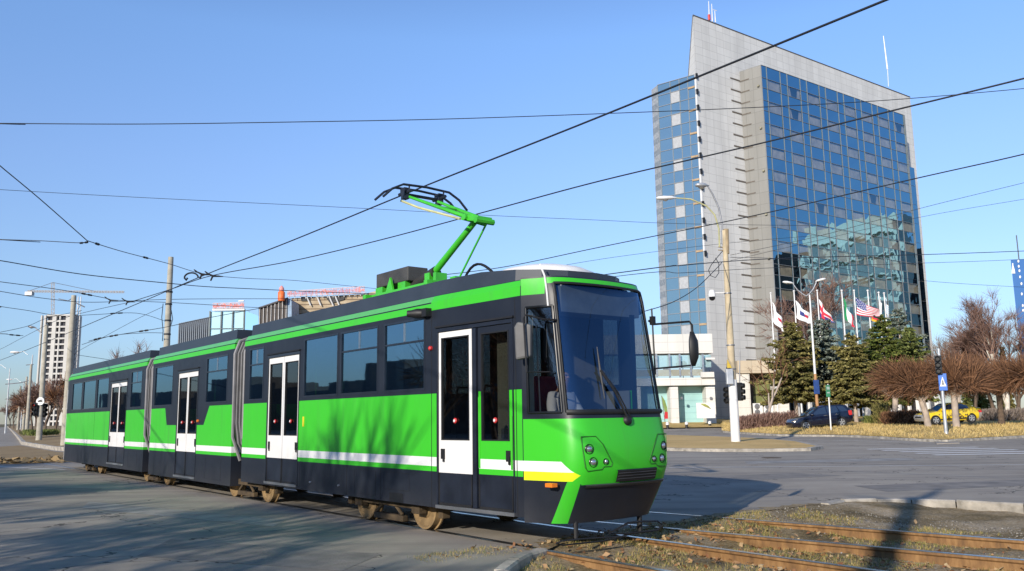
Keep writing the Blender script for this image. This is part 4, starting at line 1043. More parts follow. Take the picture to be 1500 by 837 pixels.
m = MB(); m.tube([rel(cp4, at(x, y, 120)) for x, y in ((44.5, 557), (30, 561), (8, 563))], .07, 6); m.tube([rel(cp4, at(x, y, 120)) for x, y in ((38, 535), (49, 534))], .06, 6); m.build('crossarm', M['steel'], cp4)
cpole((34, 35.5), 628, 552, 160, 'more distant bare pole beside the left street, before the tree row', .26, .16, 'concrete', .5)
cpole((26, 27), 627, 566, 190, 'farthest bare pole beside the left street', .26, .16, 'concrete', .5)
def small_lamp(px, py, by, Y, label, ex):
    b = at(px, by, Y); b.z = .3; t = pole('street_lamp', label, 'lamp post', b, at(px + 1, py, Y).z, .15, .08, M['galv'])
    luminaire(t, [rel(t, at(px + 1, py, Y)), rel(t, at(px + ex * 6, py - 5, Y)), rel(t, at(px + ex * 12, py - 4, Y))], (ex, 0, 0), M['white'], M['galv'], 1.4, .3)
small_lamp(8, 540, 628, 150, 'street lamp at the far left edge above the road', -1)
small_lamp(40, 520, 630, 130, 'street lamp with a long arm above the left street trees', -1)
small_lamp(30, 560, 628, 200, 'lowest and most distant street lamp over the left street', -1)
# flagpoles
FL = [(1129, 431, 'flagpole with a hanging white flag, leftmost of the row'), (1163, 428, 'flagpole with white flag bearing a blue and red emblem'), (1197, 427, 'flagpole flying a red and white striped flag with navy edges'), (1233, 427, 'flagpole flying a green white and red tricolour'), (1251, 427, 'flagpole flying a large stars and stripes flag'), (1271, 427, 'flagpole with a black red and gold flag drooping low'), (1287, 430, 'flagpole with a furled plain white flag'), (1295, 431, 'flagpole at the right end of the row with a pale blue and white flag')]
YF = 92
fmat = {}
def col(n, c):
    if n not in fmat: fmat[n] = simple('flag_' + n, c, .8, var=.06)
    return fmat[n]
W_, R_, B_, G_, K_, O_, LB = col('white', (.8, .8, .8)), col('red', (.6, .03, .06)), col('navy', (.03, .04, .2)), col('green', (.01, .25, .08)), col('black', (.02, .02, .02)), col('gold', (.8, .42, .02)), col('pale_blue', (.45, .6, .8))
def flag_mesh(h0, h1, f0, f1, NXf, NYf, colf, mats, amp=.25):
    # h0,h1 hoist top/bottom; f0,f1 fly-end top/bottom (local vectors); gentle folds between
    mb = MB()
    for i in range(NXf + 1):
        u = i / NXf
        for j in range(NYf + 1):
            v = j / NYf; p = h0.lerp(h1, v).lerp(f0.lerp(f1, v), u)
            p = p + Vector((.12 * sin(u * 9 + v * 3), amp * sin(u * 7.5 + v * 2.5) * u, -.35 * sin(u * pi) * .5)); mb.v.append(tuple(p))
    for i in range(NXf):
        for j in range(NYf):
            a = i * (NYf + 1) + j; mb.f.append([a, a + NYf + 1, a + NYf + 2, a + 1]); mb.m.append(mats.index(colf((i + .5) / NXf, (j + .5) / NYf)))
    return mb
def c_white(u, v): return R_ if (.5 < u < .72 and .3 < v < .55) else W_
def c_emb(u, v): return R_ if (.55 < u < .75 and .4 < v < .62) else (B_ if (.3 < u < .55 and .28 < v < .6) else W_)
def c_gb(u, v): return R_ if abs(v - .5) < .14 or abs(u - .28) < .08 else (W_ if abs(v - .5) < .24 or (v < .35 and u < .8) else (B_ if u > .72 or v > .75 else R_))
def c_it(u, v): return G_ if u < .36 else (W_ if u < .68 else R_)
def c_us(u, v): return (W_ if (int(u * 26) + int(v * 26)) % 3 == 0 and int(v * 26) % 2 == 0 else B_) if (u < .42 and v < .54) else (R_ if int(v * 13) % 2 == 0 else W_)
def c_de(u, v): return K_ if v < .33 else (R_ if v < .66 else O_)
def c_w(u, v): return W_
def c_lb(u, v): return LB if int(v * 9) % 2 else W_
fdef = [((442, 470), (1146, 468), (1151, 487), c_white, 'white flag with small red emblem hanging limp, leftmost of the row'),
        ((440, 465), (1188, 461), (1190, 474), c_emb, 'white flag with blue and red emblem beside the twin lamp post'),
        ((438, 463), (1220, 466), (1224, 473), c_gb, 'red and white flag with navy corners, third from the left'),
        ((436, 464), (1251, 468), (1253, 480), c_it, 'green white and red tricolour flag hanging down'),
        ((436, 461), (1294, 456), (1293, 463), c_us, 'stars and stripes flag streaming to the right'),
        ((458, 468), (1293, 464), (1291, 473), c_de, 'black red and gold flag peeping out below the stars and stripes'),
        ((434, 452), (1291, 446), (1290, 462), c_w, 'furled white flag behind the stars and stripes'),
        ((436, 455), (1301, 450), (1302, 466), c_lb, 'pale blue and white flag at the right end of the row')]
for (px, py, lab), (hy, f0, f1, cf, flab) in zip(FL, fdef):
    Y = YF + random.uniform(-1, 1); b = at(px + 10, 620, Y); tx = at(px, py, Y); b = Vector((tx.x, Y, .9))
    t = thing('flagpole', lab, 'flagpole', b, group='flagpoles before the hotel'); m = MB(); h = tx.z - b.z; m.tube([(0, 0, -.3), (0, 0, h)], [.10, .06], 10); m.build('shaft', M['white'], t, smooth=50)
    m = MB(); m.lathe((0, 0, h), (0, 0, 1), [(0, .05), (.05, .12), (.14, .12), (.2, .03)], 10); m.build('finial', M['white'], t, smooth=50)
    dx = (hy[0] - py) * .085
    hA, hB = at(px + dx + 1, hy[0], Y - .1), at(px + dx + 2.5, hy[1], Y - .1); g0, g1 = at(f0[0], f0[1], Y - .6), at(f1[0], f1[1], Y - .6)
    o = hA.copy(); mats = [W_, R_, B_, G_, K_, O_, LB]
    fm = flag_mesh(hA - o, hB - o, g0 - o, g1 - o, 26, 26, cf, mats); fo = fm.build('flag', mats, smooth=180); fo.location = o; tag(fo, flab, 'flag', 'flags on the flagpoles')
# bollards by the side road
for i, (px, py, s) in enumerate(((978, 627.2, 'white topped bollard nearest the tram'), (1006, 626.6, 'white topped bollard between the other two'), (1040, 625.4, 'white topped bollard nearest the lamp pole'))):
    b = gnd(px, py + 1.5); t = thing('bollard', s, 'bollard', b, group='bollards by the side road'); m = MB(); m.lathe((0, 0, 0), (0, 0, 1), [(0, .16), (.45, .15)], 12); m.build('post', M['black'], t, smooth=40)
    m = MB(); m.lathe((0, 0, .45), (0, 0, 1), [(0, .19), (.25, .18), (.33, .06)], 12); m.build('cap', M['white'], t, smooth=40)

# ---- overhead wires
def wire(pts, r, label, cat='wire', fit=(), name='overhead_wire'):
    # dense resample with Catmull-Rom
    P_ = [Vector(p) for p in pts]; out = []
    for i in range(len(P_) - 1):
        p0 = P_[max(i - 1, 0)]; p1 = P_[i]; p2 = P_[i + 1]; p3 = P_[min(i + 2, len(P_) - 1)]
        for k in range(8):
            t = k / 8; out.append(.5 * ((2 * p1) + (p2 - p0) * t + (2 * p0 - 5 * p1 + 4 * p2 - p3) * t * t + (3 * p1 - p0 - 3 * p2 + p3) * t ** 3))
    out.append(P_[-1]); m = MB(); m.tube(out, r, 5)
    o = m.build(name, M['wire'], smooth=180); tag(o, label, cat, 'overhead wires')
    for f, ln in fit:
        k = int(f * (len(out) - 2)); a, b = out[k], out[k + 1]; d = (b - a).normalized(); c = a.lerp(b, f * (len(out) - 2) - k)
        q = MB(); q.lathe(c, d, [(-ln, r), (-ln * .9, r * 2.6), (-ln * .3, r * 3), (-ln * .2, r * 1.6), (ln * .2, r * 1.6), (ln * .3, r * 3), (ln * .9, r * 2.6), (ln, r)], 8); q.build('insulator', M['black'], o, smooth=40)
    return o
ZW = 5.72
wire([tl(14, .0, ZW + .05)] + [tl(x, 0, ZW + .02 * (i % 2)) for i, x in enumerate((4, -2, -8, -12.5, -18, -24))] + [tl(-34, .1, ZW), tl(-60, .3, ZW), tl(-110, 0, ZW)], .014, 'contact wire touching the tram pantograph')
p2w = [gnd(x, y, 5.85) for x, y in ((2900, -270), (1700, 62), (1500, 115), (1300, 164), (1115, 210), (880, 265), (720, 308), (560, 351), (430, 382), (310, 404))]
wire(p2w + [gnd(250, 424, 5.85), gnd(190, 443, 5.85)], .013, 'contact wire of the far track, crossing before the hotel facade')
wire([gnd(x, y, 6.1) for x, y in ((2700, -30), (1640, 190), (1500, 226), (1340, 262), (1100, 317), (880, 362), (740, 391), (640, 404))], .012, 'third overhead line, dropping from the right edge to the tram roof')
def wY(pp, Y0_, Y1_, r, label, fit=()):
    n = len(pp); q = [at(x, y, Y0_ + (Y1_ - Y0_) * i / (n - 1)) for i, (x, y) in enumerate(pp)]
    def ext(a, b): d = (a - b); return a + d * (22 / max(1e-3, d.length)) + Vector((0, 0, .25))
    if pp[0][0] == 920: q = [at(700, pp[0][1] + 30, 60)] + q
    if pp[0][0] <= 0: q = [ext(q[0], q[1])] + q      # runs on beyond the frame to the next pole
    if pp[-1][0] >= 1500: q = q + [ext(q[-1], q[-2])]
    return wire(q, r, label, fit=fit)
wY([(-60, 180), (0, 181), (210, 182), (430, 179), (640, 175), (850, 168), (1100, 158), (1300, 147), (1500, 130), (1600, 119)], 22, 30, .014, 'uppermost span wire running across the whole sky')
wY([(-60, 273), (0, 278), (195, 289), (400, 299), (560, 307), (720, 316), (860, 322), (1000, 328), (1200, 331)], 44, 60, .015, 'thin span wire crossing behind the pantograph')
wY([(-40, 208), (0, 243), (60, 293), (128, 353)], 16, 24, .014, 'steep wire descending from the left edge to a junction')
wY([(128, 353), (180, 369), (245, 386), (300, 402), (360, 408), (430, 411), (520, 420), (640, 432)], 24, 60, .014, 'wire running right from the junction past the bare pole', ((.05, .25), (.22, .25), (.48, .5)))
wY([(-40, 349), (0, 351), (60, 353), (118, 356), (128, 353)], 24, 24.5, .011, 'short wire joining the junction from the left', ((.86, .12),))
wY([(-40, 378), (0, 382), (120, 402), (245, 415), (300, 420), (360, 423), (470, 428), (560, 431)], 30, 52, .020, 'heavy sagging cable passing the top of the bare pole')
wY([(-40, 407), (0, 413), (90, 425), (150, 436), (170, 440), (260, 444), (360, 450), (420, 452)], 40, 60, .018, 'span wire below the heavy cable on the left', ((.45, .4),))
wY([(-40, 420), (0, 427), (70, 438), (135, 443), (240, 439), (330, 438), (450, 438)], 42, 62, .018, 'span wire attached to the bare pole halfway up')
wY([(-40, 440), (0, 449), (40, 455), (90, 463), (140, 461), (200, 459), (240, 470)], 50, 66, .018, 'low span wire in front of the unfinished tower', ((.2, .4), (.8, .5)))
wY([(-40, 495), (0, 487), (40, 478), (70, 466), (120, 455)], 55, 70, .018, 'wire rising from the left edge to the concrete pole')
wY([(-40, 488), (0, 489), (20, 491), (34, 492)], 60, 62, .018, 'short horizontal wire at the left edge', ((.8, .4),))
wY([(0, 512), (25, 499), (50, 486), (80, 471), (120, 459), (190, 443)], 80, 48, .016, 'pair of contact wires converging toward the left street')
wY([(130, 500), (150, 495), (190, 488), (240, 480), (300, 467), (380, 452)], 44, 40, .016, 'wire with several clamps beside the bare pole', ((.15, .35), (.3, .3), (.5, .3)))
wY([(120, 505), (165, 492), (210, 488), (238, 488)], 46, 43, .014, 'lower stay wire tied to the bare pole')
wY([(112, 520), (145, 525), (200, 533), (260, 540)], 60, 70, .016, 'slack wire just above the rear car of the tram')
wY([(105, 520), (150, 495), (200, 468), (238, 450)], 60, 44, .012, 'faint diagonal stay wire left of the bare pole')
wY([(920, 398), (1000, 389), (1100, 381), (1200, 377), (1360, 373), (1500, 368), (1620, 363)], 26, 40, .016, 'upper of two cables running right from behind the tram front')
wY([(920, 403), (1000, 400), (1100, 394), (1180, 391), (1340, 386), (1500, 380)], 34, 60, .014, 'lower of two cables running right from behind the tram front')
wY([(945, 456), (985, 443), (1020, 422), (1050, 393), (1058, 384)], 36, 45, .020, 'slack cable climbing from the tram front to the lamp pole')
wY([(1070, 377), (1160, 381), (1260, 398), (1360, 412), (1500, 421)], 45, 70, .014, 'span wire from the lamp pole to the right edge')
wY([(1070, 374), (1200, 346), (1350, 305), (1500, 268), (1600, 243)], 45, 40, .012, 'faint wire rising from the lamp pole to the right edge')
wY([(1070, 382), (1200, 352), (1350, 318), (1500, 292), (1600, 275)], 45, 42, .010, 'second faint wire rising from the lamp pole to the right edge')
wY([(640, 407), (760, 399), (900, 377), (1060, 357), (1200, 345)], 45, 60, .012, 'thin wire emerging over the white roof dome')
# hangers and crossings where contact wires meet span wires
def clamp_(px, py, Y, label):
    c = at(px, py, Y); t = MB(); t.tube([c + Vector((-.35, 0, .12)), c + Vector((-.12, 0, 0)), c + Vector((.3, 0, -.03))], [.025, .05, .02], 6); t.tube([c + Vector((-.12, 0, .0)), c + Vector((-.2, 0, -.2))], [.04, .03], 6); t.tube([c + Vector((-.35, 0, .12)), c + Vector((-.45, 0, .2))], [.04, .02], 6)
    o = t.build('wire_clamp', M['black'], smooth=50); tag(o, label, 'wire clamp', 'wire clamps')
for a in ((300, 402, 34, 'dark wire clamp right of the bare pole top, left one of the pair'), (316, 404.5, 34, 'dark wire clamp right of the bare pole top, right one of the pair'), (165, 440, 46, 'dark wire clamp left of the bare pole, left one of the pair'), (190, 442, 46, 'dark wire clamp left of the bare pole, right one of the pair')): clamp_(*a)
c = at(282, 407, 34); m = MB(); m.tube([c + Vector((cos(a) * .28 - .05, 0, sin(a) * .2)) for a in [pi * i / 10 for i in range(11)]], .035, 6); m.tube([c + Vector((-.33, 0, 0)), c + Vector((-.25, 0, -.1)), c + Vector((-.2, 0, 0))], .04, 6)
tag(m.build('wire_clamp', M['black'], smooth=50), 'arched dark fitting on the wires beside the bare pole', 'wire clamp', 'wire clamps')
# ================================================================== BUILDINGS
def facade_glass(name, tint, base, dark, wav, wscale, rough=0.0):
    t = NT(name); co = t.co()
    gl = t.n('ShaderNodeBsdfGlossy'); gl.inputs[0].default_value = tint + (1,); gl.inputs['Roughness'].default_value = rough
    d = t.n('ShaderNodeBsdfDiffuse'); t.link(t.mix(t.noise(co, .25, 2), dark, tuple(c * 1.5 for c in dark)), d.inputs[0])
    nm = t.bump(t.noise(t.scale(co, (1, 1, .8)), wscale, 3, .5), wav, 1.0); t.link(nm, gl.inputs['Normal'])
    fr = t.n('ShaderNodeFresnel'); fr.inputs[0].default_value = 1.6
    m = t.n('ShaderNodeMixShader'); t.link(t.math('ADD', t.math('MULTIPLY', fr.outputs[0], 1 - base), base), m.inputs[0]); t.link(d.outputs[0], m.inputs[1]); t.link(gl.outputs[0], m.inputs[2])
    return t.done(m)
def panel_concrete(name, c1, c2, jw, jh, ax):
    # flat cladding slabs with fine joints, weather streaks
    t = NT(name); p = t.pos(); X, Y, Z = t.xyz(p)
    u = t.math('ADD', t.math('MULTIPLY', X, ax[0]), t.math('MULTIPLY', Y, ax[1]))
    br = t.n('ShaderNodeTexBrick'); cb_ = t.n('ShaderNodeCombineXYZ'); t.link(u, cb_.inputs[0]); t.link(Z, cb_.inputs[1]); t.link(cb_.outputs[0], br.inputs['Vector'])
    br.offset = 0; br.inputs['Scale'].default_value = 1; br.inputs['Brick Width'].default_value = jw; br.inputs['Row Height'].default_value = jh; br.inputs['Mortar Size'].default_value = .035; br.inputs['Bias'].default_value = 0
    br.inputs['Color1'].default_value = c1 + (1,); br.inputs['Color2'].default_value = c2 + (1,); br.inputs['Mortar'].default_value = tuple(c * .72 for c in c1) + (1,)
    st = t.noise(t.scale(p, (.5, .5, .06)), 1.0, 5, .6)
    c = t.mix(t.ramp(st, [(.4, (0, 0, 0)), (.75, (.4, .4, .4))]), br.outputs[0], tuple(k * .55 for k in c1))
    return t.done(t.bsdf(c, .75, spec=.3))
AZ = radians(54.3); HA = Vector((sin(AZ), cos(AZ), 0)); HN = Vector((HA.y, -HA.x, 0))     # HN faces the viewer
C0 = Vector((27.37, 118.0, 0)); OO = Vector((37.94, 121.30, 0)); II = Vector((35.40, 123.77, 0)); VV = OO - II
HB = .6
hotel = thing('hotel_tower', 'tall grey concrete hotel tower with a mirrored blue glass facade', 'building', C0 + Vector((0, 0, HB)))
def hb(mb, name, mats, parent=None, smooth=None): return mb.build(name, mats, parent or hotel, smooth, 0, (C0.x, C0.y, HB))
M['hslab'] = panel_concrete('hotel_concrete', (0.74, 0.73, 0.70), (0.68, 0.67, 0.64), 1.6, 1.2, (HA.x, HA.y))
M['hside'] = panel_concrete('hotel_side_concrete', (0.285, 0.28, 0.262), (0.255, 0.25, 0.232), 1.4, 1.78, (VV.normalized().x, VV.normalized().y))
M['hglass'] = facade_glass('hotel_facade_glass', (0.34, 0.68, 0.88), 0.48, (0.004, 0.006, 0.010), .09, .16)
M['hwin'] = mat_glass('hotel_window_glass', (0.80, 0.82, 0.83), (0.40, 0.70, 0.90), 0.26, ior=1.5, wav=.09, wscale=.22)
M['blind'] = simple('window_blind', (0.55, 0.47, 0.33), .8, var=.3, scale=.8)
M['mull'] = simple('mullion', (0.22, 0.24, 0.26), .5, var=.08)
TOPZ, GT = 59.86, 53.42
up = lambda z: Vector((0, 0, z))
CR = C0 + HA * 59.2; CRb = CR + Vector((-.58, .81, 0)) * 3; Q0 = Vector((26.95, 121.6, 0)); Q1 = Vector((25.2, 121.0, 0))
m = MB()
m.quad(C0 + up(0), CR + up(0), CR + up(TOPZ), C0 + up(TOPZ)); m.quad(CR + up(0), CRb + up(0), CRb + up(TOPZ), CR + up(TOPZ)); m.quad(CRb + up(0), Q0 + up(0), Q0 + up(50.8), CRb + up(TOPZ))
m.quad(Q0 + up(0), C0 + up(0), C0 + up(TOPZ), Q0 + up(50.8)); m.tri(C0 + up(TOPZ), CRb + up(TOPZ), Q0 + up(50.8)); m.tri(C0 + up(TOPZ), CR + up(TOPZ), CRb + up(TOPZ))
slab = hb(m, 'slab_wall', M['hslab'])
m = MB(); m.tube([C0 + up(TOPZ + .06), CR + up(TOPZ + .06)], .12, 4); m.tube([C0 + up(TOPZ), Q0 + up(50.8)], .10, 4); hb(m, 'roof_edge', M['steel'], slab)
# projecting glass block: flank wall
BR = OO + HA * 39.6; BRb = BR - VV
m = MB(); e = HN * .0
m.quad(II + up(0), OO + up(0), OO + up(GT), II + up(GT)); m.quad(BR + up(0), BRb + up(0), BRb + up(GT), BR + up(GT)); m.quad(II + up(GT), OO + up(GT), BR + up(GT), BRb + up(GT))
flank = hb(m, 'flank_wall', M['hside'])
M['slot'] = simple('slot_brown', (0.14, 0.12, 0.10), .8)
m = MB(); vd = VV.normalized(); fn = Vector((-vd.y, vd.x, 0)); fn = fn if fn.dot(Vector((-.7, -.7, 0))) > 0 else -fn
for i in range(26):
    z = 51.9 - i * 1.78
    if z < 9: break
    m = MB(); m.obox(II - HA * 1.15 + HN * .02 + up(z), HA * 1.1, HN * .03, up(.11)); m.obox(II + vd * .75 + fn * .02 + up(z - .1), vd * .75, fn * .03, up(.08)); hb(m, 'louvre_slot', M['slot'], flank)
m = MB()
for i in range(7): m.obox(OO - vd * .5 + fn * .15 + up(50.2 - i * 6.6), vd * .15, fn * .15, up(.12))
hb(m, 'floodlight', simple('floodlight', (0.3, 0.28, 0.2), .6), flank)
# glass curtain wall with slightly misaligned panes
rg = random.Random(11)
xsC = [0, 1.28]
for k in range(8):
    s = 1.28 + 4.96 * k; xsC += [s + 3.24] if k == 7 else [s + 3.24, s + 4.96]
xsC = xsC[:17] + [39.6]
PIT = 3.56
def fp(a, z, d=0.0): return OO + HA * a + HN * d + up(z)
gmb = MB(); mul = MB(); win_specs = []
nfl = 13
for k in range(nfl):
    T = GT - PIT * k
    for c in range(len(xsC) - 1):
        a0, a1 = xsC[c], xsC[c + 1]; wide = c % 2 == 1
        for (z0, z1, isw) in ((T - 1.95, T, False), (T - PIT, T - 1.95, True)):
            if wide and isw: win_specs.append((a0, a1, z0, z1, k)); continue
            tl_, tr_ = rg.gauss(0, .010), rg.gauss(0, .010)
            gmb.quad(fp(a0, z0, tl_), fp(a1, z0, -tl_ + tr_), fp(a1, z1, tr_), fp(a0, z1, -tr_))
curtain = hb(gmb, 'glass_facade', M['hglass'])
for a in xsC: mul.obox(fp(a, GT / 2 + 3, .05), HA * .035, HN * .04, up(GT / 2 - 3))
for k in range(nfl):
    for z in (GT - PIT * k, GT - PIT * k - 1.95): mul.obox(fp(19.8, z, .04), HA * 19.8, HN * .03, up(.025))
hb(mul, 'mullions', M['mull'], curtain)
restw = MB(); restb = MB(); wcount = 0
for a0, a1, z0, z1, k in win_specs:
    tl_, tr_ = rg.gauss(0, .008), rg.gauss(0, .008); q = (fp(a0, z0, tl_), fp(a1, z0, -tl_), fp(a1, z1, tr_), fp(a0, z1, -tr_))
    bz = z1 - rg.choice((.0, .0, .05, .25)); gaps = rg.random() < .12
    if k < 11:
        g = MB(); g.quad(*q); wo_ = hb(g, 'window', M['hwin'])
        b = MB()
        if gaps: b.quad(fp(a0, z0, -.15), fp(a0 + 1.1, z0, -.15), fp(a0 + .7, bz, -.15), fp(a0, bz, -.15)); b.quad(fp(a1 - .9, z0, -.15), fp(a1, z0, -.15), fp(a1, bz, -.15), fp(a1 - .6, bz, -.15))
        else: b.quad(fp(a0, z0, -.15), fp(a1, z0, -.15), fp(a1, bz, -.15), fp(a0, bz, -.15))
        hb(b, 'blind', M['blind'], wo_)
    else: restw.quad(*q); restb.quad(fp(a0, z0, -.15), fp(a1, z0, -.15), fp(a1, bz, -.15), fp(a0, bz, -.15))
lw = hb(restw, 'window_row', M['hwin']); lw['kind'] = 'stuff'; hb(restb, 'blind_row', M['blind'], lw)
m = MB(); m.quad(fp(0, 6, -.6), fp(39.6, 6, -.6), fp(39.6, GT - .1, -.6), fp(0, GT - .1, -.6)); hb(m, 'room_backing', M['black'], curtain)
# dark glazed ground floor with white columns
m = MB(); m.quad(fp(-.5, 0, .0), fp(39.6, 0, .0), fp(39.6, 7.1, .0), fp(-.5, 7.1, .0)); hb(m, 'lobby_glass', facade_glass('lobby_glass', (0.5, 0.6, 0.7), .10, (0.006, 0.008, 0.010), .02, .4))
m = MB()
for i in range(14): m.obox(fp(1.2 + i * 2.9, 3.4, 1.6), HA * .28, HN * .28, up(3.5))
hb(m, 'colonnade', M['white'])
m = MB(); m.obox(fp(19.5, 7.2, .9), HA * 20.5, HN * 1.2, up(.35)); hb(m, 'canopy_edge', M['hslab'])
# right hand strip of glass on the slab
m = MB(); b = C0 + HN * .05
for k in range(10):
    z1 = 46.0 - k * PIT; a0, a1 = 54.2 + VV.length * 0, 58.3
    m.quad(b + HA * a0 + up(z1 - PIT), b + HA * a1 + up(z1 - PIT), b + HA * a1 + up(z1 - .06), b + HA * a0 + up(z1 - .06))
hb(m, 'side_glass_strip', M['hglass'])
# left wing
WA = Vector((27.32, 118.62, 0)); WB = Vector((22.5, 122.47, 0)); wd = (WB - WA).normalized(); wn = Vector((-wd.y, wd.x, 0)); wn = wn if wn.dot(Vector((-.7, -.7, 0))) > 0 else -wn; WL = (WB - WA).length; WZ = 50.93
def wp_(s, z, d=0.0): return WA + wd * s + wn * d + up(z)
M['wglass'] = facade_glass('wing_glass', (0.56, 0.74, 0.84), .28, (0.075, 0.125, 0.155), .03, .3)
wg = MB(); wf = MB(); cols = [0, 1.15, 2.55, 4.05, WL]
for k in range(12):
    T = WZ - 3.5 * k
    for c in range(4):
        for r in (0, 1):
            z1 = T - 1.75 * r; z0 = z1 - 1.75
            if c == 2 and r == 1:
                q = MB(); q.quad(wp_(cols[3], z0), wp_(cols[2], z0), wp_(cols[2], z1), wp_(cols[3], z1)); hb(q, 'window', simple('white_blind_panel', (0.40, 0.41, 0.42), .5, var=.1) if k == 0 else bpy.data.materials['white_blind_panel']); continue
            t_1 = rg.gauss(0, .006); wg.quad(wp_(cols[c + 1], z0, t_1), wp_(cols[c], z0), wp_(cols[c], z1, -t_1), wp_(cols[c + 1], z1))
wing = hb(wg, 'wing_glass', M['wglass'])
for s in cols: wf.obox(wp_(s, WZ / 2 + 3, .04), wd * .045, wn * .03, up(WZ / 2 - 3))
for k in range(25): wf.obox(wp_(WL / 2, WZ - 1.75 * k, .04), wd * WL / 2, wn * .03, up(.045))
for k in range(24):
    if k % 2: wf.obox(wp_(.6, WZ - 1.75 * k - .12, .06), wd * .55, wn * .06, up(.14), 1); 
hb(wf, 'wing_mullions', [M['mull'], simple('bronze_trim', (0.40, 0.28, 0.16), .6)], wing)
m = MB(); W3 = WB + Vector((-.62, 1.9, 0))
for k in range(48):
    z1 = WZ - .9 * k; a_ = WB.lerp(W3, .0); o_ = .02 if k % 2 else 0
    m.quad(W3 + up(z1 - .9) + wn * o_, WB + up(z1 - .9), WB + up(z1), W3 + up(z1) + wn * o_, k % 2)
m.poly([WA + up(WZ), WB + up(WZ), W3 + up(WZ), Q0 + up(WZ)])
hb(m, 'wing_end_louvres', [simple('louvre_pale', (0.34, 0.36, 0.38), .6), simple('louvre_grey', (0.24, 0.27, 0.30), .6)], wing)
m = MB()
for k in range(34): m.obox(C0 - HA * .12 + Vector((-.03, .25, 0)) + HN * (.15 if k % 3 else .35) + up(50.4 - k * .8), HA * .13, HN * .12, up(.4), 0 if k % 3 else 1)
hb(m, 'zigzag_reflection', [M['white'], M['black']], wing)  # white and black blocks imitate a zigzag reflection along the slab edge
# roof masts
m = MB()
for px, y0, y1 in ((1038, 2, 28), (1042.5, 6, 29), (1047, 16, 30)): m.tube([at(px + 1.0, y1 + 3, 121.5), at(px, y0, 121.5)], [.10, .05], 5)
m.tube([at(1038.5, 22, 121.4), at(1039, 30, 121.4)], .22, 6, 1); m.tube([at(1044, 14, 121.5), at(1050, 16, 121.5)], .05, 4)
hb(m, 'roof_aerial', [M['white'], M['red']])
m = MB(); m.tube([at(1301.5, 127, 148), at(1300, 100, 148)], .06, 5); m.tube([at(1300, 102, 148), at(1294, 53, 148)], [.14, .07], 6); hb(m, 'roof_mast', M['white'])

# low white wing beside the tower
YP = 104
pod = thing('service_building', 'low cream white building with pale turquoise garage doors beside the tower', 'building', at(985, 612, YP))
ob = tuple(pod.location)
def fbox(mb, x0, y0, x1, y1, Y, depth, mi=0, z0=None):      # block whose front fills a pixel rectangle at distance Y
    a = at(x0, y1, Y); b = at(x1, y0, Y); mb.box(a.x, b.x, Y, Y + depth, a.z if z0 is None else z0, b.z, mi)
M['cream_wall'] = panel_concrete('cream_cladding', (0.74, 0.72, 0.67), (0.70, 0.68, 0.63), 1.9, 1.15, (1, 0))
m = MB(); fbox(m, 850, 489, 1043, 520, YP, 9); fbox(m, 850, 553, 1047, 567, YP - .6, 8); fbox(m, 850, 567, 938, 613, YP - .6, 8, 0, .3); fbox(m, 983, 567, 993, 613, YP - .6, 3, 0, .3); fbox(m, 1036, 567, 1047, 613, YP - .6, 3, 0, .3)
m.build('wall', M['cream_wall'], pod, offset=ob)
m = MB(); fbox(m, 850, 520, 1041, 541, YP + .25, 1); m.build('glass_band', facade_glass('pale_glass', (.8, .95, 1), .25, (0.32, 0.46, 0.48), .02, .5), pod, offset=ob)
m = MB(); fbox(m, 850, 541, 1031, 553, YP - .3, .2); m.build('balcony_glass', facade_glass('balcony_glass', (.85, .9, .9), .15, (0.30, 0.30, 0.25), .02, .5), pod, offset=ob)
m = MB()
for x in (962, 981, 996, 1012, 1030): fbox(m, x - .6, 519, x + .6, 553, YP - .35, .1)
m.build('band_mullions', M['alu'], pod, offset=ob)
M['turq'] = simple('turquoise_door', (0.33, 0.56, 0.56), .55, var=.08, scale=.4)
for x0, x1 in ((938, 983), (993, 1036)):
    m = MB(); fbox(m, x0 - 2, 566, x1 + 2, 613, YP + 1.6, .2, 0, .3); g = m.build('garage_door', M['turq'], pod, offset=ob)
    m = MB(); a = at(x0, 569, YP); b = at(x1, 569, YP)
    for k in range(5): m.box(a.x - .05, b.x + .05, YP + 1.57, YP + 1.6, 1 + k * .75, 1.02 + k * .75)
    m.build('door_joints', simple('turquoise_joint', (0.22, 0.4, 0.4), .6) if x0 == 938 else bpy.data.materials['turquoise_joint'], g, offset=ob)
m = MB(); c = at(999, 584, YP - .7)
for px in (998.5, 1041.5): m = MB(); c = at(px, 583.5, YP - .75); m.box(c.x - .12, c.x + .12, YP - .85, YP - .6, c.z - .15, c.z + .15); m.build('wall_lamp', M['steel'], pod, offset=ob)
m = MB(); fbox(m, 1027, 545, 1046, 553, YP - 1.0, .4); m.build('ledge', M['cream_wall'], pod, offset=ob)
m = MB(); fbox(m, 1034, 524, 1047, 527, YP - .3, .3); m.build('ledge', M['cream_wall'], pod, offset=ob)
bb = MB(); fbox(bb, 1021, 590, 1047, 613, YP - 4, .1); nb = bb.build('notice_board', M['white'], None, offset=None); tag(nb, 'white hoarding with a faint green swoosh before the garage door', 'hoarding')
m = MB(); m.tube([at(x, y, YP - 4.04) for x, y in ((1027, 592), (1032, 593.5), (1037, 596), (1041, 599))], [.05, .16, .12, .03], 6); m.build('swoosh', simple('swoosh_olive', (0.35, 0.36, 0.10), .7), nb)
fb = thing('feather_banner', 'green and red feather banner standing just right of the tram front', 'banner', at(972, 614, 80)); o_ = tuple(fb.location)
m = MB(); m.tube([at(974, 618, 80), at(969, 580, 80)], .04, 6); m.build('mast', M['steel'], fb, offset=o_)
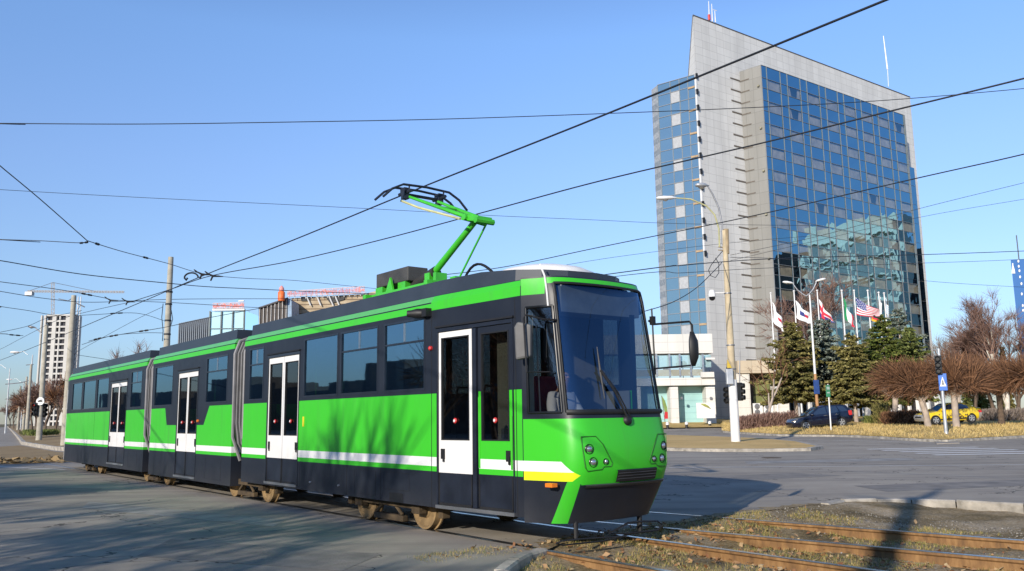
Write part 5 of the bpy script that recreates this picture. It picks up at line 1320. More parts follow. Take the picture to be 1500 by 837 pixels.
m = MB(); m.poly([at(x, y, 79.95) for x, y in ((973.6, 604), (978, 604), (977, 596), (974, 587), (969.5, 580), (970.5, 590))]); m.build('banner_cloth', simple('banner_green', (0.2, 0.27, 0.07), .8), fb, offset=o_)
m = MB(); m.poly([at(x, y, 79.93) for x, y in ((973.4, 614), (978.6, 613.5), (978.2, 603.5), (973.6, 603.5))]); m.build('banner_foot', M['red'], fb, offset=o_)
# entrance block
YE = 110
ent = thing('entrance_porch', 'beige entrance porch with dark recess, olive windows and white columns', 'porch', at(1115, 612, YE)); oe = tuple(ent.location)
M['beige'] = panel_concrete('beige_cladding', (0.60, 0.51, 0.38), (0.56, 0.47, 0.35), 2.2, 1.4, (1, 0))
m = MB(); fbox(m, 1081, 527.5, 1153, 547, YE, 6); m.build('canopy', M['beige'], ent, offset=oe)
for x0, x1, y0 in ((1080, 1097.5, 547), (1139.5, 1155, 578)):
    m = MB(); fbox(m, x0, y0, x1, 613, YE + .3, 2, 0, .3); m.build('column', M['cream_wall'], ent, offset=oe)
m = MB(); fbox(m, 1136, 547, 1141, 613, YE + .4, 1.5, 0, .3); m.build('column', M['cream_wall'], ent, offset=oe)
m = MB(); fbox(m, 1090, 546, 1150, 613, YE + 3.2, .3, 0, .3); m.build('recess_wall', simple('recess_brown', (0.07, 0.055, 0.045), .8), ent, offset=oe)
for x0, y0, x1, y1 in ((1104.5, 562, 1116, 578), (1117, 562, 1127, 578), (1104.5, 579.5, 1127, 596)):
    m = MB(); fbox(m, x0, y0, x1, y1, YE + 3.1, .1); m.build('window', facade_glass('olive_glass_%d%d' % (x0, y0), (.8, .8, .6), .08, (0.16, 0.17, 0.07), .01, .5), ent, offset=oe)
for px, lab in ((1110.5, 'white air conditioning unit with two fans, left one in the porch recess'), (1126, 'white air conditioning unit with two fans, right one in the porch recess')):
    b = at(px, 609, YE + 1); t = thing('air_conditioner', lab, 'air conditioner', b, group='air conditioners in the porch'); h = at(px, 591, YE + 1).z - b.z
    m = MB(); m.box(-.62, .62, -.2, .25, -.4, h); m.build('casing', M['white'], t, bevel=.03)
    for k in (0, 1): m = MB(); m.lathe((-.12, -.2, h * (.28 + .46 * k)), (0, -1, 0), [(0, .36), (.02, .36), (.03, .31), (.01, .30), (.01, .12), (.05, .1)], 20); m.build('fan_grille', M['steel'], t, smooth=40)

# blue office tower at the right edge
YT = 300
tw_ = thing('office_tower', 'blue glass office tower with white roof lettering cut by the right edge', 'building', at(1500, 610, YT)); ot = tuple(tw_.location)
a = at(1480.5, 381, YT); zt = a.z
m = MB(); m.prism([(a.x, YT, -1), (a.x + 16, YT - 6, -1), (a.x + 40, YT + 10, -1), (a.x + 20, YT + 30, -1)], (0, 0, zt + 1)); m.build('tower_body', facade_glass('blue_tower_glass', (.4, .6, .95), .35, (0.02, 0.055, 0.13), .01, .1), tw_, offset=ot)
m = MB(); m.tube([(a.x + 3, YT, zt), (a.x + 3, YT, zt + 9)], .2, 5); m.build('aerial', M['steel'], tw_, offset=ot)
m = MB()
def onface(px, py): 
    d = ray(px, py); n_ = Vector((6, 16, 0)).normalized(); p0 = Vector((a.x, YT, 0)); k = (p0 - Vector((0, 0, EYE))).dot(n_) / d.dot(n_); return d * k + Vector((0, 0, EYE)) - n_ * .3
m.poly([onface(x, y) for x, y in ((1481.5, 401), (1487, 401), (1486, 395), (1484.2, 389.5), (1484, 386), (1482.4, 386), (1482.6, 390), (1482, 396))])
for x, y in ((1491.5, 383), (1492, 390.5), (1493, 397), (1494, 406), (1496, 416), (1496.5, 431), (1498, 448), (1498.5, 455)): m.poly([onface(x + 1.4 * cos(t), y + 2.2 * sin(t)) for t in [pi * 2 * i / 8 for i in range(8)]])
m.build('roof_lettering', M['white'], tw_, offset=ot)

# buildings behind the tram
def quadface(mb, pts, Y, depth, mi=0): mb.prism([at(x, y, Y) for x, y in pts], (0, depth, 0), mi)
def slats(mb, x0, x1, n, ytop, ybot, Y, w_=.12, mi=0):
    for i in range(n + 1):
        x = x0 + (x1 - x0) * i / n; a = at(x, ytop(x), Y); b = at(x, ybot, Y); mb.box(a.x - w_, a.x + w_, Y - .15, Y, b.z, a.z, mi)
s1 = thing('slatted_building', 'dark blue building with pale vertical slats behind the middle tram car', 'building', at(285, 600, 120)); o_ = tuple(s1.location)
m = MB(); quadface(m, ((262, 610), (309, 610), (309, 464), (262, 474)), 120, 12); m.build('wall', simple('navy_cladding', (0.05, 0.075, 0.12), .4), s1, offset=o_)
m = MB(); slats(m, 263, 307, 15, lambda x: 474 - (x - 262) * .21, 600, 120, .07); m.build('slats', simple('slat_pale', (0.12, 0.15, 0.19), .5), s1, offset=o_)
s2 = thing('glass_pavilion', 'pale turquoise glass building with red lattice sign on its roof', 'building', at(335, 600, 115)); o_ = tuple(s2.location)
m = MB(); quadface(m, ((307.5, 610), (358.5, 610), (358.5, 455), (307.5, 457)), 115, 8); m.build('glass_wall', facade_glass('mint_glass', (.85, 1, 1), .2, (0.42, 0.60, 0.62), .01, .3), s2, offset=o_)
m = MB(); a = at(358.5, 455, 115); b = at(382, 451, 124); b.z = a.z + .2; m.quad(Vector((a.x, 115, 0)), Vector((b.x, 124, 0)), b, a); m.build('side_wall', simple('grey_green_glass', (0.16, 0.2, 0.2), .25), s2, offset=o_)
m = MB(); slats(m, 308, 358, 3, lambda x: 456, 600, 114.9, .08); quadface(m, ((308, 482), (358, 481.3), (358, 480.6), (308, 481.3)), 114.8, .2)
for i in range(5): t = i / 4; q = Vector((a.x, 115, 0)).lerp(Vector((b.x, 124, 0)), t); m.box(q.x - .1, q.x + .1, q.y - .2, q.y, 5, a.z + .1)
m.build('frame', simple('pavilion_frame', (0.12, 0.16, 0.17), .5), s2, offset=o_)
def lattice_sign(x0, x1, yt0, yt1, yb0, yb1, Y, n, seed, parent, o_, label=None):
    r_ = random.Random(seed); mb = MB()
    def L(x, f): t = (x - x0) / (x1 - x0); return at(x, (yt0 + (yt1 - yt0) * t) * (1 - f) + (yb0 + (yb1 - yb0) * t) * f, Y)
    for f in (.02, .98): mb.tube([L(x0, f), L(x1, f)], .05, 4, 1)
    for i in range(n + 1): x = x0 + (x1 - x0) * i / n; mb.tube([L(x, 0), L(x, 1)], .035, 4, 1)
    k = max(6, n // 3); wl = (x1 - x0) / k
    for i in range(k):
        xa = x0 + wl * (i + .15); xb = x0 + wl * (i + .85)
        for f0_ in range(3):
            xv = xa + (xb - xa) * f0_ / 2; lo_ = r_.uniform(.1, .45); mb.tube([L(xv, lo_), L(xv, r_.uniform(.6, .9))], .06, 4, 0)
        for sname in ():
            sgm = {'l': ((xa, .1), (xa, .9)), 'r': ((xb, .1), (xb, .9)), 't': ((xa, .12), (xb, .12)), 'b': ((xa, .88), (xb, .88)), 'm': ((xa, .5), (xb, .5)), 'd': ((xa, .1), (xb, .9))}[sname]
            mb.tube([L(*sgm[0]), L(*sgm[1])], .06, 4, 0)
    return mb.build('roof_sign', [simple('sign_red', (0.75, 0.24, 0.22), .6), simple('sign_lattice', (0.8, 0.62, 0.6), .6)], parent, offset=o_)
lattice_sign(312, 357.5, 444.5, 443.5, 452, 451.5, 114.5, 24, 5, s2, o_)
m = MB(); quadface(m, ((311, 455.2), (358, 454.6), (358, 452), (311, 452.6)), 114.6, .4); quadface(m, ((349, 442), (357, 441.5), (357, 440), (349, 440.5)), 114.6, .3); m.build('sign_base', M['white'], s2, offset=o_)
s3 = thing('louvred_hall', 'dark brown louvred hall with white mullions rising toward the orange roof figure', 'building', at(402, 600, 112)); o_ = tuple(s3.location)
m = MB(); quadface(m, ((379, 610), (422, 610), (422, 437), (379, 452)), 112, 8); m.build('wall', simple('louvre_brown', (0.06, 0.048, 0.042), .7), s3, offset=o_)
m = MB(); slats(m, 381, 420, 7, lambda x: 452 - (x - 379) * .35, 600, 112, .045); m.build('mullions', simple('mullion_grey', (0.45, 0.44, 0.43), .6), s3, offset=o_)
m = MB(); quadface(m, ((421.5, 610), (428, 610), (427, 441), (421.5, 437.5)), 111.8, 4); m.build('corner_post', simple('corner_blue', (0.2, 0.3, 0.42), .5), s3, offset=o_)
m = MB(); m.tube([at(379, 451.5, 111.8), at(422, 436.8, 111.8)], .12, 5); m.build('roof_edge', M['steel'], s3, offset=o_)
s4 = thing('stadium_stand', 'beige timber clad pavilion with dark openings and a long red sign above the tram roof', 'building', at(490, 600, 118)); o_ = tuple(s4.location)
t_ = NT('timber_cladding'); Z_ = t_.xyz(t_.pos())[2]; wv = t_.math('FRACT', t_.math('MULTIPLY', Z_, 1.6))
M['timber'] = t_.done(t_.bsdf(t_.mix(t_.lt(wv, .22), t_.ramp(t_.noise(t_.pos(), .6, 5), [(.3, (0.34, 0.25, 0.15)), (.7, (0.52, 0.43, 0.30))]), (0.16, 0.11, 0.07)), .85))
m = MB(); quadface(m, ((427, 610), (560, 610), (560, 424), (533, 431), (427, 437)), 118, 14); m.build('wall', M['timber'], s4, offset=o_)
m = MB(); quadface(m, ((441, 441), (449, 441), (458, 435), (441, 435)), 117.8, .3); quadface(m, ((476, 435), (506, 433), (504, 439), (484, 445)), 117.8, .3); m.build('opening', M['black'], s4, offset=o_)
m = MB()
for x in (455, 470, 488, 497): m.tube([at(x, 448, 117.6), at(x - 6, 434, 117.6)], .09, 4)
for k in range(15): x = 424 + k * 8; m.tube([at(x, 439 - k * .4, 117.5), at(x, 433 - k * .5, 117.5)], .05, 4)
m.build('sign_brace', M['white'], s4, offset=o_)
lattice_sign(421, 534, 427, 419.5, 434.5, 430, 117.3, 56, 9, s4, o_)
ofg = MB(); p = at(412, 441, 111); ofg.lathe(p, (0, 0, 1), [(0, .42), (.3, .46), (1.15, .45), (1.3, .30)], 16); of = ofg.build('roof_figure', simple('orange_plastic', (0.8, 0.16, 0.03), .5), smooth=50); tag(of, 'orange rounded figure with a pink top standing on the roof corner', 'roof figure')
m = MB(); m.lathe(p, (0, 0, 1), [(1.3, .30), (1.5, .34), (1.75, .30), (1.95, .14), (2.05, .03)], 14); m.build('pink_top', simple('pink_plastic', (0.75, 0.3, 0.27), .5), of, smooth=50)

# unfinished tower with crane
YU = 350
ut = thing('unfinished_tower', 'unfinished white apartment tower with rows of dark openings on the far left', 'building', at(84, 612, YU)); ou = tuple(ut.location)
zt = at(84, 462, YU).z; xl = at(57, 500, YU).x; xr = at(105, 500, YU).x
M['raw'] = simple('raw_concrete', (0.55, 0.53, 0.49), .9, var=.12, scale=.2)
foot = [(xl + 3, YU), (xr, YU), (xr, YU + 7), (xl, YU + 7), (xl - .5, YU + 4)]
m = MB(); m.prism([(x + (.8 if x < xr - 1 else -.8), y + .9, 0) for x, y in foot], (0, 0, zt)); m.build('core', simple('dark_openings', (0.045, 0.045, 0.055), .8), ut, offset=ou)
m = MB(); nfl_ = 19
for k in range(nfl_ + 1): z = zt * k / nfl_; m.prism([(x, y, z - .35) for x, y in foot], (0, 0, .7))
m.build('floor_slabs', M['raw'], ut, offset=ou)
m = MB(); wx = xr - xl
for f, w_ in ((.03, .02), (.14, .03), (.43, .06), (.60, .02), (.88, .10)): m.box(xl + wx * (f - w_), xl + wx * (f + w_), YU - .1, YU + 1.0, 0, zt)
m.box(xr - .9, xr + .1, YU - .1, YU + 7, 0, zt); m.build('wall_piers', M['raw'], ut, offset=ou)
m = MB()
for i in range(2): x = at(108 + i * 4, 480, YU).x; m.box(x - .12, x + .12, YU + 2, YU + 2.3, 0, zt + 8)
for k in range(24): z = zt * k / 22; m.tube([(at(108, 480, YU).x, YU + 2, z), (at(112, 480, YU).x, YU + 2, z + zt / 22)], .12, 4)
m.build('hoist_mast', M['steel'], ut, offset=ou)
cr = thing('tower_crane', 'pale tower crane standing above the unfinished tower', 'crane', at(77, 470, YU + 8)); oc = tuple(cr.location)
M['crane'] = simple('crane_paint', (0.52, 0.49, 0.46), .6)
def lat(mb, a, b, wdt, n):
    a, b = Vector(a), Vector(b); d = (b - a).normalized(); u = d.orthogonal().normalized() * wdt; v = d.cross(u)
    cs = [u + v, u - v, -u - v, -u + v]
    for c in cs: mb.tube([a + c, b + c], .09, 4)
    for i in range(n):
        for j in range(4): mb.tube([a.lerp(b, i / n) + cs[j], a.lerp(b, (i + 1) / n) + cs[(j + 1) % 4]], .06, 3)
YC = YU + 8
m = MB(); lat(m, at(77, 600, YC), at(77.5, 414, YC), .5, 30); m.build('mast', M['crane'], cr, offset=oc)
m = MB(); lat(m, at(40, 427, YC), at(182, 428, YC), .3, 34); m.build('jib', M['crane'], cr, offset=oc)
m = MB(); a = at(40, 429, YC); m.box(a.x - .5, a.x + 2.5, YC - 1, YC + 1, a.z - 1.2, a.z + .3); m.build('counterweight', M['steel'], cr, offset=oc)
m = MB(); m.tube([at(77.5, 414, YC), at(44, 426, YC)], .1, 4); m.tube([at(77.5, 414, YC), at(140, 427, YC)], .1, 4); m.build('tie_rod', M['steel'], cr, offset=oc)

# flats across the street that the hotel glass mirrors
def flats(x0, x1, y0, y1, h, wallm, winm, label, bay=3.4, fl=3.1):
    t = thing('block_of_flats', label, 'building', (x0, (y0 + y1) / 2, 0)); o = (x0, (y0 + y1) / 2, 0)
    m = MB(); m.box(x0, x1, y0, y1, -.3, h); m.build('wall', wallm, t, offset=o)
    m = MB(); k = 0
    z = 2
    while z + fl < h:
        y = y0 + .6
        while y + bay < y1: m.box(x0 - .08, x0 - .02, y + .5, y + bay - .5, z + .6, z + fl - .5); y += bay
        z += fl
    w_ = m.build('window_rows', winm, t, offset=o); w_['kind'] = 'stuff'
    m = MB(); z = 2
    while z < h: m.box(x0 - 1.1, x0 - .0, y0 + 1, y1 - 1, z, z + .22) if int(z * 3) % 2 == 0 else None; z += fl
    m.build('balcony_slabs', wallm, t, offset=o); return t
flats(126, 146, 88, 186, 40, simple('shade_toned_flats', (0.022, 0.022, 0.026), .9), M['black'], 'block of flats toned dark as if in shade, out of frame to the right, mirrored in the hotel glass')  # backlit shade put into the wall colour; the sun would light this face
pf = flats(109, 115, 125, 147, 43, simple('pale_flats', (0.85, 0.80, 0.70), .9, var=.2), simple('flats_window', (0.12, 0.15, 0.17), .3), 'pale block of flats out of frame to the right, mirrored rippling in the hotel glass', bay=5.2, fl=4.6)
pf.rotation_euler = (0, 0, .62)

t = thing('low_buildings', 'long low dark building behind the viewer, mirrored in the tram windows', 'building', tl(-25, -52, 0), atan2(-TT.y, -TT.x))
m = MB(); r_ = random.Random(2); x = -230
while x < 60:
    w_ = r_.uniform(7, 16); m.box(x, x + w_ + .3, -8, 0, -.3, r_.uniform(5.8, 9.6)); x += w_ + .4
m.build('wall', simple('dull_render', (0.09, 0.085, 0.08), .9), t)
m = MB(); x = -228
while x < 58: m.box(x, x + 1.6, .0, .06, 1.2, 3.0); x += 3.4
w_ = m.build('window_rows', M['black'], t); w_['kind'] = 'stuff'
# ================================================================== TREES AND SHRUBS
def islandmat(name, stops, rough=.9, trans=False):
    t = NT(name); g = t.n('ShaderNodeNewGeometry'); return t.done(t.bsdf(t.ramp(g.outputs['Random Per Island'], stops), rough, spec=.2))
M['nd_green'] = islandmat('needles_green', [(0, (0.045, 0.065, 0.018)), (.5, (0.12, 0.145, 0.038)), (1, (0.23, 0.25, 0.075))])
M['nd_dark'] = islandmat('needles_dark', [(0, (0.035, 0.055, 0.012)), (.5, (0.09, 0.115, 0.022)), (1, (0.18, 0.195, 0.045))])
M['nd_olive'] = islandmat('needles_olive', [(0, (0.065, 0.062, 0.018)), (.5, (0.165, 0.15, 0.045)), (1, (0.31, 0.265, 0.10))])
M['nd_blue'] = islandmat('needles_blue', [(0, (0.06, 0.08, 0.062)), (.5, (0.165, 0.195, 0.155)), (1, (0.31, 0.345, 0.28))])
M['tw_brown'] = islandmat('twigs_brown', [(0, (0.07, 0.04, 0.027)), (.5, (0.17, 0.087, 0.048)), (1, (0.32, 0.165, 0.085))])
M['tw_red'] = islandmat('twigs_red', [(0, (0.11, 0.062, 0.05)), (.5, (0.21, 0.125, 0.098)), (1, (0.33, 0.215, 0.17))])
M['tw_grey'] = islandmat('twigs_grey', [(0, (0.14, 0.11, 0.09)), (.5, (0.24, 0.19, 0.155)), (1, (0.34, 0.28, 0.235))])
M['birch'] = simple('birch_bark', (0.62, 0.57, 0.49), .8, var=.25, scale=2)
M['paletrunk'] = simple('limewashed_trunk', (0.42, 0.34, 0.27), .9, var=.25, scale=2)
def rv(r, s=1.0): return Vector((r.gauss(0, s), r.gauss(0, s), r.gauss(0, s)))
def conifer(base, h, rad, mat, label, seed, clear=.14, dens=1.0, up_=.1):
    r = random.Random(seed); t = thing('conifer', label, 'conifer', base, group='conifers before the hotel')
    m = MB(); m.tube([(0, 0, -.4), (0, 0, h * .5), (0, 0, h * .97)], [.20, .12, .02], 8); m.build('trunk', M['paletrunk'], t, smooth=50)
    m = MB(); z = h * clear; lob = [r.uniform(.62, 1.25) for _ in range(9)]
    while z < h * .99:
        f = (z / h - clear) / (1 - clear); R_ = rad * ((1 - f) ** .68 * .95 + .05) * (.80 + .35 * mnoise.noise((z * .9, seed, 0)) ) * (min(1, .62 + f * 2.6))
        nb = max(5, int(11 * (1 - f) + 5)); a0 = r.uniform(0, 6.3)
        for k in range(nb):
            a = a0 + 2 * pi * k / nb + r.gauss(0, .3); L = R_ * r.uniform(.55, 1.18) * lob[int((a % (2 * pi)) / (2 * pi) * 8.99)]; d = Vector((cos(a), sin(a), 0)); tip = Vector((0, 0, z)) + d * L + Vector((0, 0, L * (up_ - .30 * (1 - f)) + r.gauss(0, .12)))
            st = Vector((0, 0, z)); n = max(4, int(L * 9 * dens)); s = Vector((-d.y, d.x, 0))
            m.tube([st, tip], [.03, .008], 3, 1, False)
            for i in range(n):
                u = (i + r.random()) / n; u = .18 + .82 * u; c = st.lerp(tip, u) + Vector((0, 0, -.16 * sin(u * pi) * L * .3)); wdt = (.10 + .28 * L * u * (1.15 - u)) * 1.0
                for q in range(4):
                    o = c + s * r.uniform(-wdt, wdt) + Vector((0, 0, r.gauss(-.06, .06))); l = r.uniform(.18, .38); ax = (d * r.uniform(.3, 1) + s * r.uniform(-.9, .9) + Vector((0, 0, r.uniform(-.75, .25)))).normalized(); bx_ = ax.cross(rv(r)).normalized() * r.uniform(.05, .12)
                    m._add([o - ax * l * .4 - bx_, o - ax * l * .4 + bx_, o + ax * l * .6 + bx_ * .4, o + ax * l * .6 - bx_ * .4], [(0, 1, 2, 3)])
        z += h * .026 + .12
    m.build('crown', [mat, M['bark']], t); return t
CON = [(1167, 470, 611, 30, 78, 'nd_olive', 'olive brown conifer at the left end, left of the twin lamp post'), (1212, 464, 612, 36, 81, 'nd_blue', 'broad grey blue spruce second from the left'), (1254, 488, 610, 27, 76, 'nd_olive', 'yellowish green conifer behind the rear of the dark blue car'),
       (1283, 486, 610, 20, 84, 'nd_blue', 'small bluish spruce squeezed in the middle of the row'), (1303, 464, 611, 32, 78, 'nd_dark', 'dark green dense conifer right of the middle'), (1328, 448, 611, 26, 86, 'nd_blue', 'tallest pale blue spruce with pointed top'), (1340, 478, 612, 26, 84, 'nd_green', 'green spruce at the right end of the conifer row')]
for i, (px, yt, yb, hwp, Y, mt, lab) in enumerate(CON):
    b = at(px, yb, Y); b.z = verge_z(b) - .1; top = at(px, yt, Y); conifer(b, top.z - b.z, hwp / F_PX * Y * 2.3, M[mt], lab, 20 + i, clear=(.27 if i != 4 else .22), dens=1.15)
for i, (px, Y) in enumerate(((1180, 83), (1199, 84), (1266, 85), (1288, 88), (1272, 90))):
    pass
def skeleton(r, h, spread, levels, forks, lean=(0, 0), first=.35, upb=.25):
    segs = []; tips = []
    def grow(p, d, L, rad, lv):
        n = 3; pts = [p]; q = p
        for i in range(n): d = (d + rv(r, .10) + Vector((0, 0, .04 * upb))).normalized(); q = q + d * L / n; pts.append(q)
        segs.append((pts, rad, rad * .6, lv))
        if lv >= levels: tips.append((q, d, L)); return
        for k in range(forks[min(lv, len(forks) - 1)]):
            a = r.uniform(0, 2 * pi); e = (d + (d.orthogonal().normalized() * cos(a) + d.cross(d.orthogonal()).normalized() * sin(a)) * spread * r.uniform(.5, 1.2) + Vector((0, 0, upb * .5))).normalized()
            s = pts[-1] if k < 2 else pts[r.randint(1, 3)].lerp(pts[-1], r.random() * .5); grow(s, e, L * r.uniform(.58, .82), rad * .58, lv + 1)
    grow(Vector((0, 0, -.3)), Vector((lean[0], lean[1], 1)).normalized(), h * first, h * .018 + .04, 0); return segs, tips
def bare_tree(base, h, label, seed, bark, twig, spread=.6, levels=4, forks=(4, 3, 3, 3), ntw=9, tl_=1.0, tw=.02, group=None, name='bare_tree', first=.35, lean=(0, 0), droop=0.0, cat='tree', trunk_r=None, upb=.25, birch=False):
    r = random.Random(seed); t = thing(name, label, cat, base, group=group); segs, tips = skeleton(r, h, spread, levels, forks, lean, first, upb)
    zmax = max(p.z for p, d, L in tips) + tl_ * .4; k = h / zmax
    m = MB(); c = MB()
    for pts, r0, r1, lv in segs:
        if trunk_r: r0 *= trunk_r; r1 *= trunk_r
        (m if lv <= (1 if birch == 1 else 2) else c).tube([p * k for p in pts], [max(.012, r0 + (r1 - r0) * i / 3) for i in range(4)], 6 if lv < 2 else 4, 0, False)
    for p, d, L in tips:
        for q in range(ntw):
            e = (d + rv(r, .55) + Vector((0, 0, .1))).normalized(); s = e.cross(rv(r)).normalized(); a = p * k - d * r.uniform(0, L * .6); l = tl_ * r.uniform(.5, 1.2)
            c.strip([a, a + e * l * .5 + Vector((0, 0, -droop * l * .15)), a + e * l + Vector((0, 0, -droop * l * .5))], [tw, tw * .7, tw * .3], s)
    m.build('trunk', bark, t, smooth=60); c.build('crown', twig, t); return t
def broom(base, trunk_h, crown, cw, label, seed, lean=0.0, ntw=3000):
    r = random.Random(seed); t = thing('pollarded_tree', label, 'tree', base, group='pollarded trees on the verge')
    m = MB(); top = Vector((lean * .3, 0, trunk_h)); m.tube([(0, 0, -.3), (lean * .1, 0, trunk_h * .5), top], [.24, .19, .21], 9); heads = []
    for k in range(13):
        a = 2 * pi * k / 13 + r.gauss(0, .5); rr_ = cw * r.uniform(.12, .62); q = top + Vector((cos(a) * rr_ + lean * .5, sin(a) * rr_ * .55, crown * r.uniform(.14, .50))); m.tube([top, top.lerp(q, .5) + rv(r, .06), q], [.11, .08, .06], 6, 0, False); heads.append(q)
    m.build('trunk', M['paletrunk'] if seed % 2 else M['bark'], t, smooth=60); c = MB()
    for k in range(ntw):
        q = r.choice(heads); d0 = Vector((q.x - top.x, q.y - top.y, .15)); e = (d0.normalized() * r.uniform(.0, .9) + rv(r, .6) + Vector((lean * .25, 0, r.uniform(-.45, 1.4)))).normalized(); e.y *= .55; L = crown * r.uniform(.30, .78); s = e.cross(rv(r)).normalized(); b_ = q + rv(r, .09)
        tip = b_ + e * L * .95 + Vector((0, 0, r.uniform(-.06, .16) * L)); tip.z = min(tip.z, trunk_h + crown * (r.uniform(.72, 1.06) + .22 * mnoise.noise((tip.x * 1.3 + seed, tip.y, 0)))); rr2 = min(1.0, ((tip.x - top.x - lean * .5) ** 2 + (tip.y - top.y) ** 2) / (cw * 1.25) ** 2); tip.z = min(tip.z, trunk_h + crown * (1.04 - .42 * rr2 * rr2)); tip.z = max(tip.z, trunk_h + crown * (.03 + .24 * mnoise.noise((tip.x * 1.1, tip.y * 1.1, seed))))
        c.strip([b_, b_.lerp(tip, .5) + rv(r, .05) + Vector((0, 0, .05 * L)), tip], [.030, .026, .016], s)
    c.build('crown', M['tw_brown'], t); return t
def vb(px, py, Y, dz=0.0): b = at(px, py, Y); b.z = verge_z(b) + dz; return b
broom(vb(1360, 622, 56), at(1356, 588, 56).z - vb(1360, 622, 56).z, 3.0, 2.3, 'pollarded tree with a leaning dark trunk at the front of the taxi', 31, lean=-1.0)
broom(vb(1401, 625, 55), at(1399, 580, 55).z - vb(1401, 625, 55).z, 2.9, 2.2, 'pollarded tree with pinkish trunk at the rear of the taxi', 33, lean=.1)
broom(vb(1467, 619, 59), at(1466, 580, 59).z - vb(1467, 619, 59).z, 3.0, 2.9, 'pollarded tree with dark trunk right of the taxi', 34, lean=.1, ntw=3400)
broom(vb(1311, 612, 64), at(1310, 583, 64).z - vb(1311, 612, 64).z, 2.2, 2.4, 'low pollarded tree with orange brown twigs left of the taxi', 35, lean=.5, ntw=1900)
broom(vb(1515, 622, 57), at(1515, 580, 57).z - vb(1515, 622, 57).z, 3.0, 2.6, 'pollarded tree cut by the right edge', 38, lean=0, ntw=2300)
bare_tree(vb(1124, 632, 72), 7.2, 'small bare crooked tree before the entrance porch', 4, M['paletrunk'], M['tw_brown'], .75, 4, (3, 3, 2, 2), 6, .6, .018, first=.36, lean=(.18, 0), trunk_r=1.0, birch=True)
bare_tree(at(1237, 612, 104), 16.5, 'tall reddish bare tree behind the flags', 5, M['bark'], M['tw_red'], .50, 5, (4, 3, 3, 3, 2), 12, 1.5, .045, first=.30)
bare_tree(at(1474, 612, 92), 14.0, 'white stemmed bare birch spreading above the pollarded trees', 6, M['birch'], M['tw_red'], .42, 5, (5, 3, 3, 3, 2), 13, 1.2, .026, first=.20, trunk_r=1.0, upb=.55, birch=2)
for i, (px, yt, Y, mt, lab) in enumerate(((1432, 470, 96, 'tw_red', 'reddish bare tree left of the birch'), (1458, 462, 100, 'tw_red', 'reddish bare tree directly behind the birch'), (1492, 458, 98, 'tw_red', 'reddish bare tree at the right edge behind the birch'), (1386, 488, 150, 'tw_grey', 'pale grey bare tree right of the hotel tower'), (1411, 486, 150, 'tw_grey', 'pale grey bare tree between the tower and the birch'))):
    b = at(px, 612, Y); b.z = .8; bare_tree(b, at(px, yt, Y).z - b.z, lab, 60 + i, M['bark'] if mt == 'tw_red' else M['paletrunk'], M[mt], .45, 4, (5, 4, 3, 3), 14 if mt == 'tw_red' else 7, 1.5, .036 if mt == 'tw_red' else .04, first=.26)
for i, (px, yt, hwp, Y, lab) in enumerate(((1420, 512, 10, 105, 'dark evergreen just left of the birch trunk'), (1478, 505, 10, 100, 'yellowish evergreen in front of the birch trunk'), (1440, 520, 16, 112, 'low evergreen behind the pollarded trees'))):
    b = at(px, 612, Y); b.z = .8; conifer(b, at(px, yt, Y).z - b.z, hwp / F_PX * Y * 1.3, M['nd_green' if i != 1 else 'nd_olive'], lab, 80 + i, clear=.03)
# hedges
def hedge(pts, h, wdt, mat, label, seed, n):
    r = random.Random(seed); o = pts[0]; m = MB()
    for _ in range(n):
        i = r.randrange(len(pts) - 1); p = pts[i].lerp(pts[i + 1], r.random()) - o; hh = h * (1 + .22 * mnoise.noise((p.x * .8, p.y * .8, seed)))
        a = p + Vector((r.uniform(-.2, .2), r.uniform(-wdt, wdt), 0)); e = (Vector((r.gauss(0, .45), r.gauss(0, .45), 1))).normalized(); s = e.cross(rv(r)).normalized(); z0 = r.uniform(0, .7) * hh; a = a + Vector((0, 0, z0)); L = min(hh - z0, r.uniform(.3, .7)) * r.uniform(.7, 1.1)
        m.strip([a, a + e * L * .5, a + e * L], [.05, .05, .02], s)
    q = m.build('hedge', mat); q.location = o; return tag(q, label, 'hedge')
hedge([vb(1086, 628, 70, -.1), vb(1120, 628, 70, -.1), vb(1165, 627, 70, -.1)], 1.35, .7, M['tw_red'], 'clipped red brown leafless hedge left of the dark blue car', 1, 6000)
hedge([vb(1297, 622, 64, -.1), vb(1318, 621, 64, -.1), vb(1346, 620, 64, -.1)], 1.15, .6, M['tw_brown'], 'rough brown hedge in front of the taxi bonnet', 2, 3500)
hedge([vb(1284, 618, 68, -.1), vb(1297, 618, 68, -.1)], 1.7, .6, M['nd_olive'], 'loose olive shrub between the dark blue car and the brown hedge', 3, 900)
hedge([vb(1440, 618, 70, -.1), vb(1462, 617, 70, -.1), vb(1520, 616, 70, -.1)], 1.1, .7, M['tw_grey'], 'grey leafless hedge behind the taxi boot', 6, 3500)
hedge([vb(1270, 620, 70, -.1), vb(1276, 620, 70, -.1)], .75, .3, M['nd_green'], 'little round green bush right of the dark blue car', 4, 500)
hedge([Vector((p.x, p.y, .5)) for p in (at(40, 634, 85), at(58, 636, 80), at(80, 634, 85))], .6, 1.2, M['nd_green'], 'low green hedge at the foot of the left pole', 5, 1500)
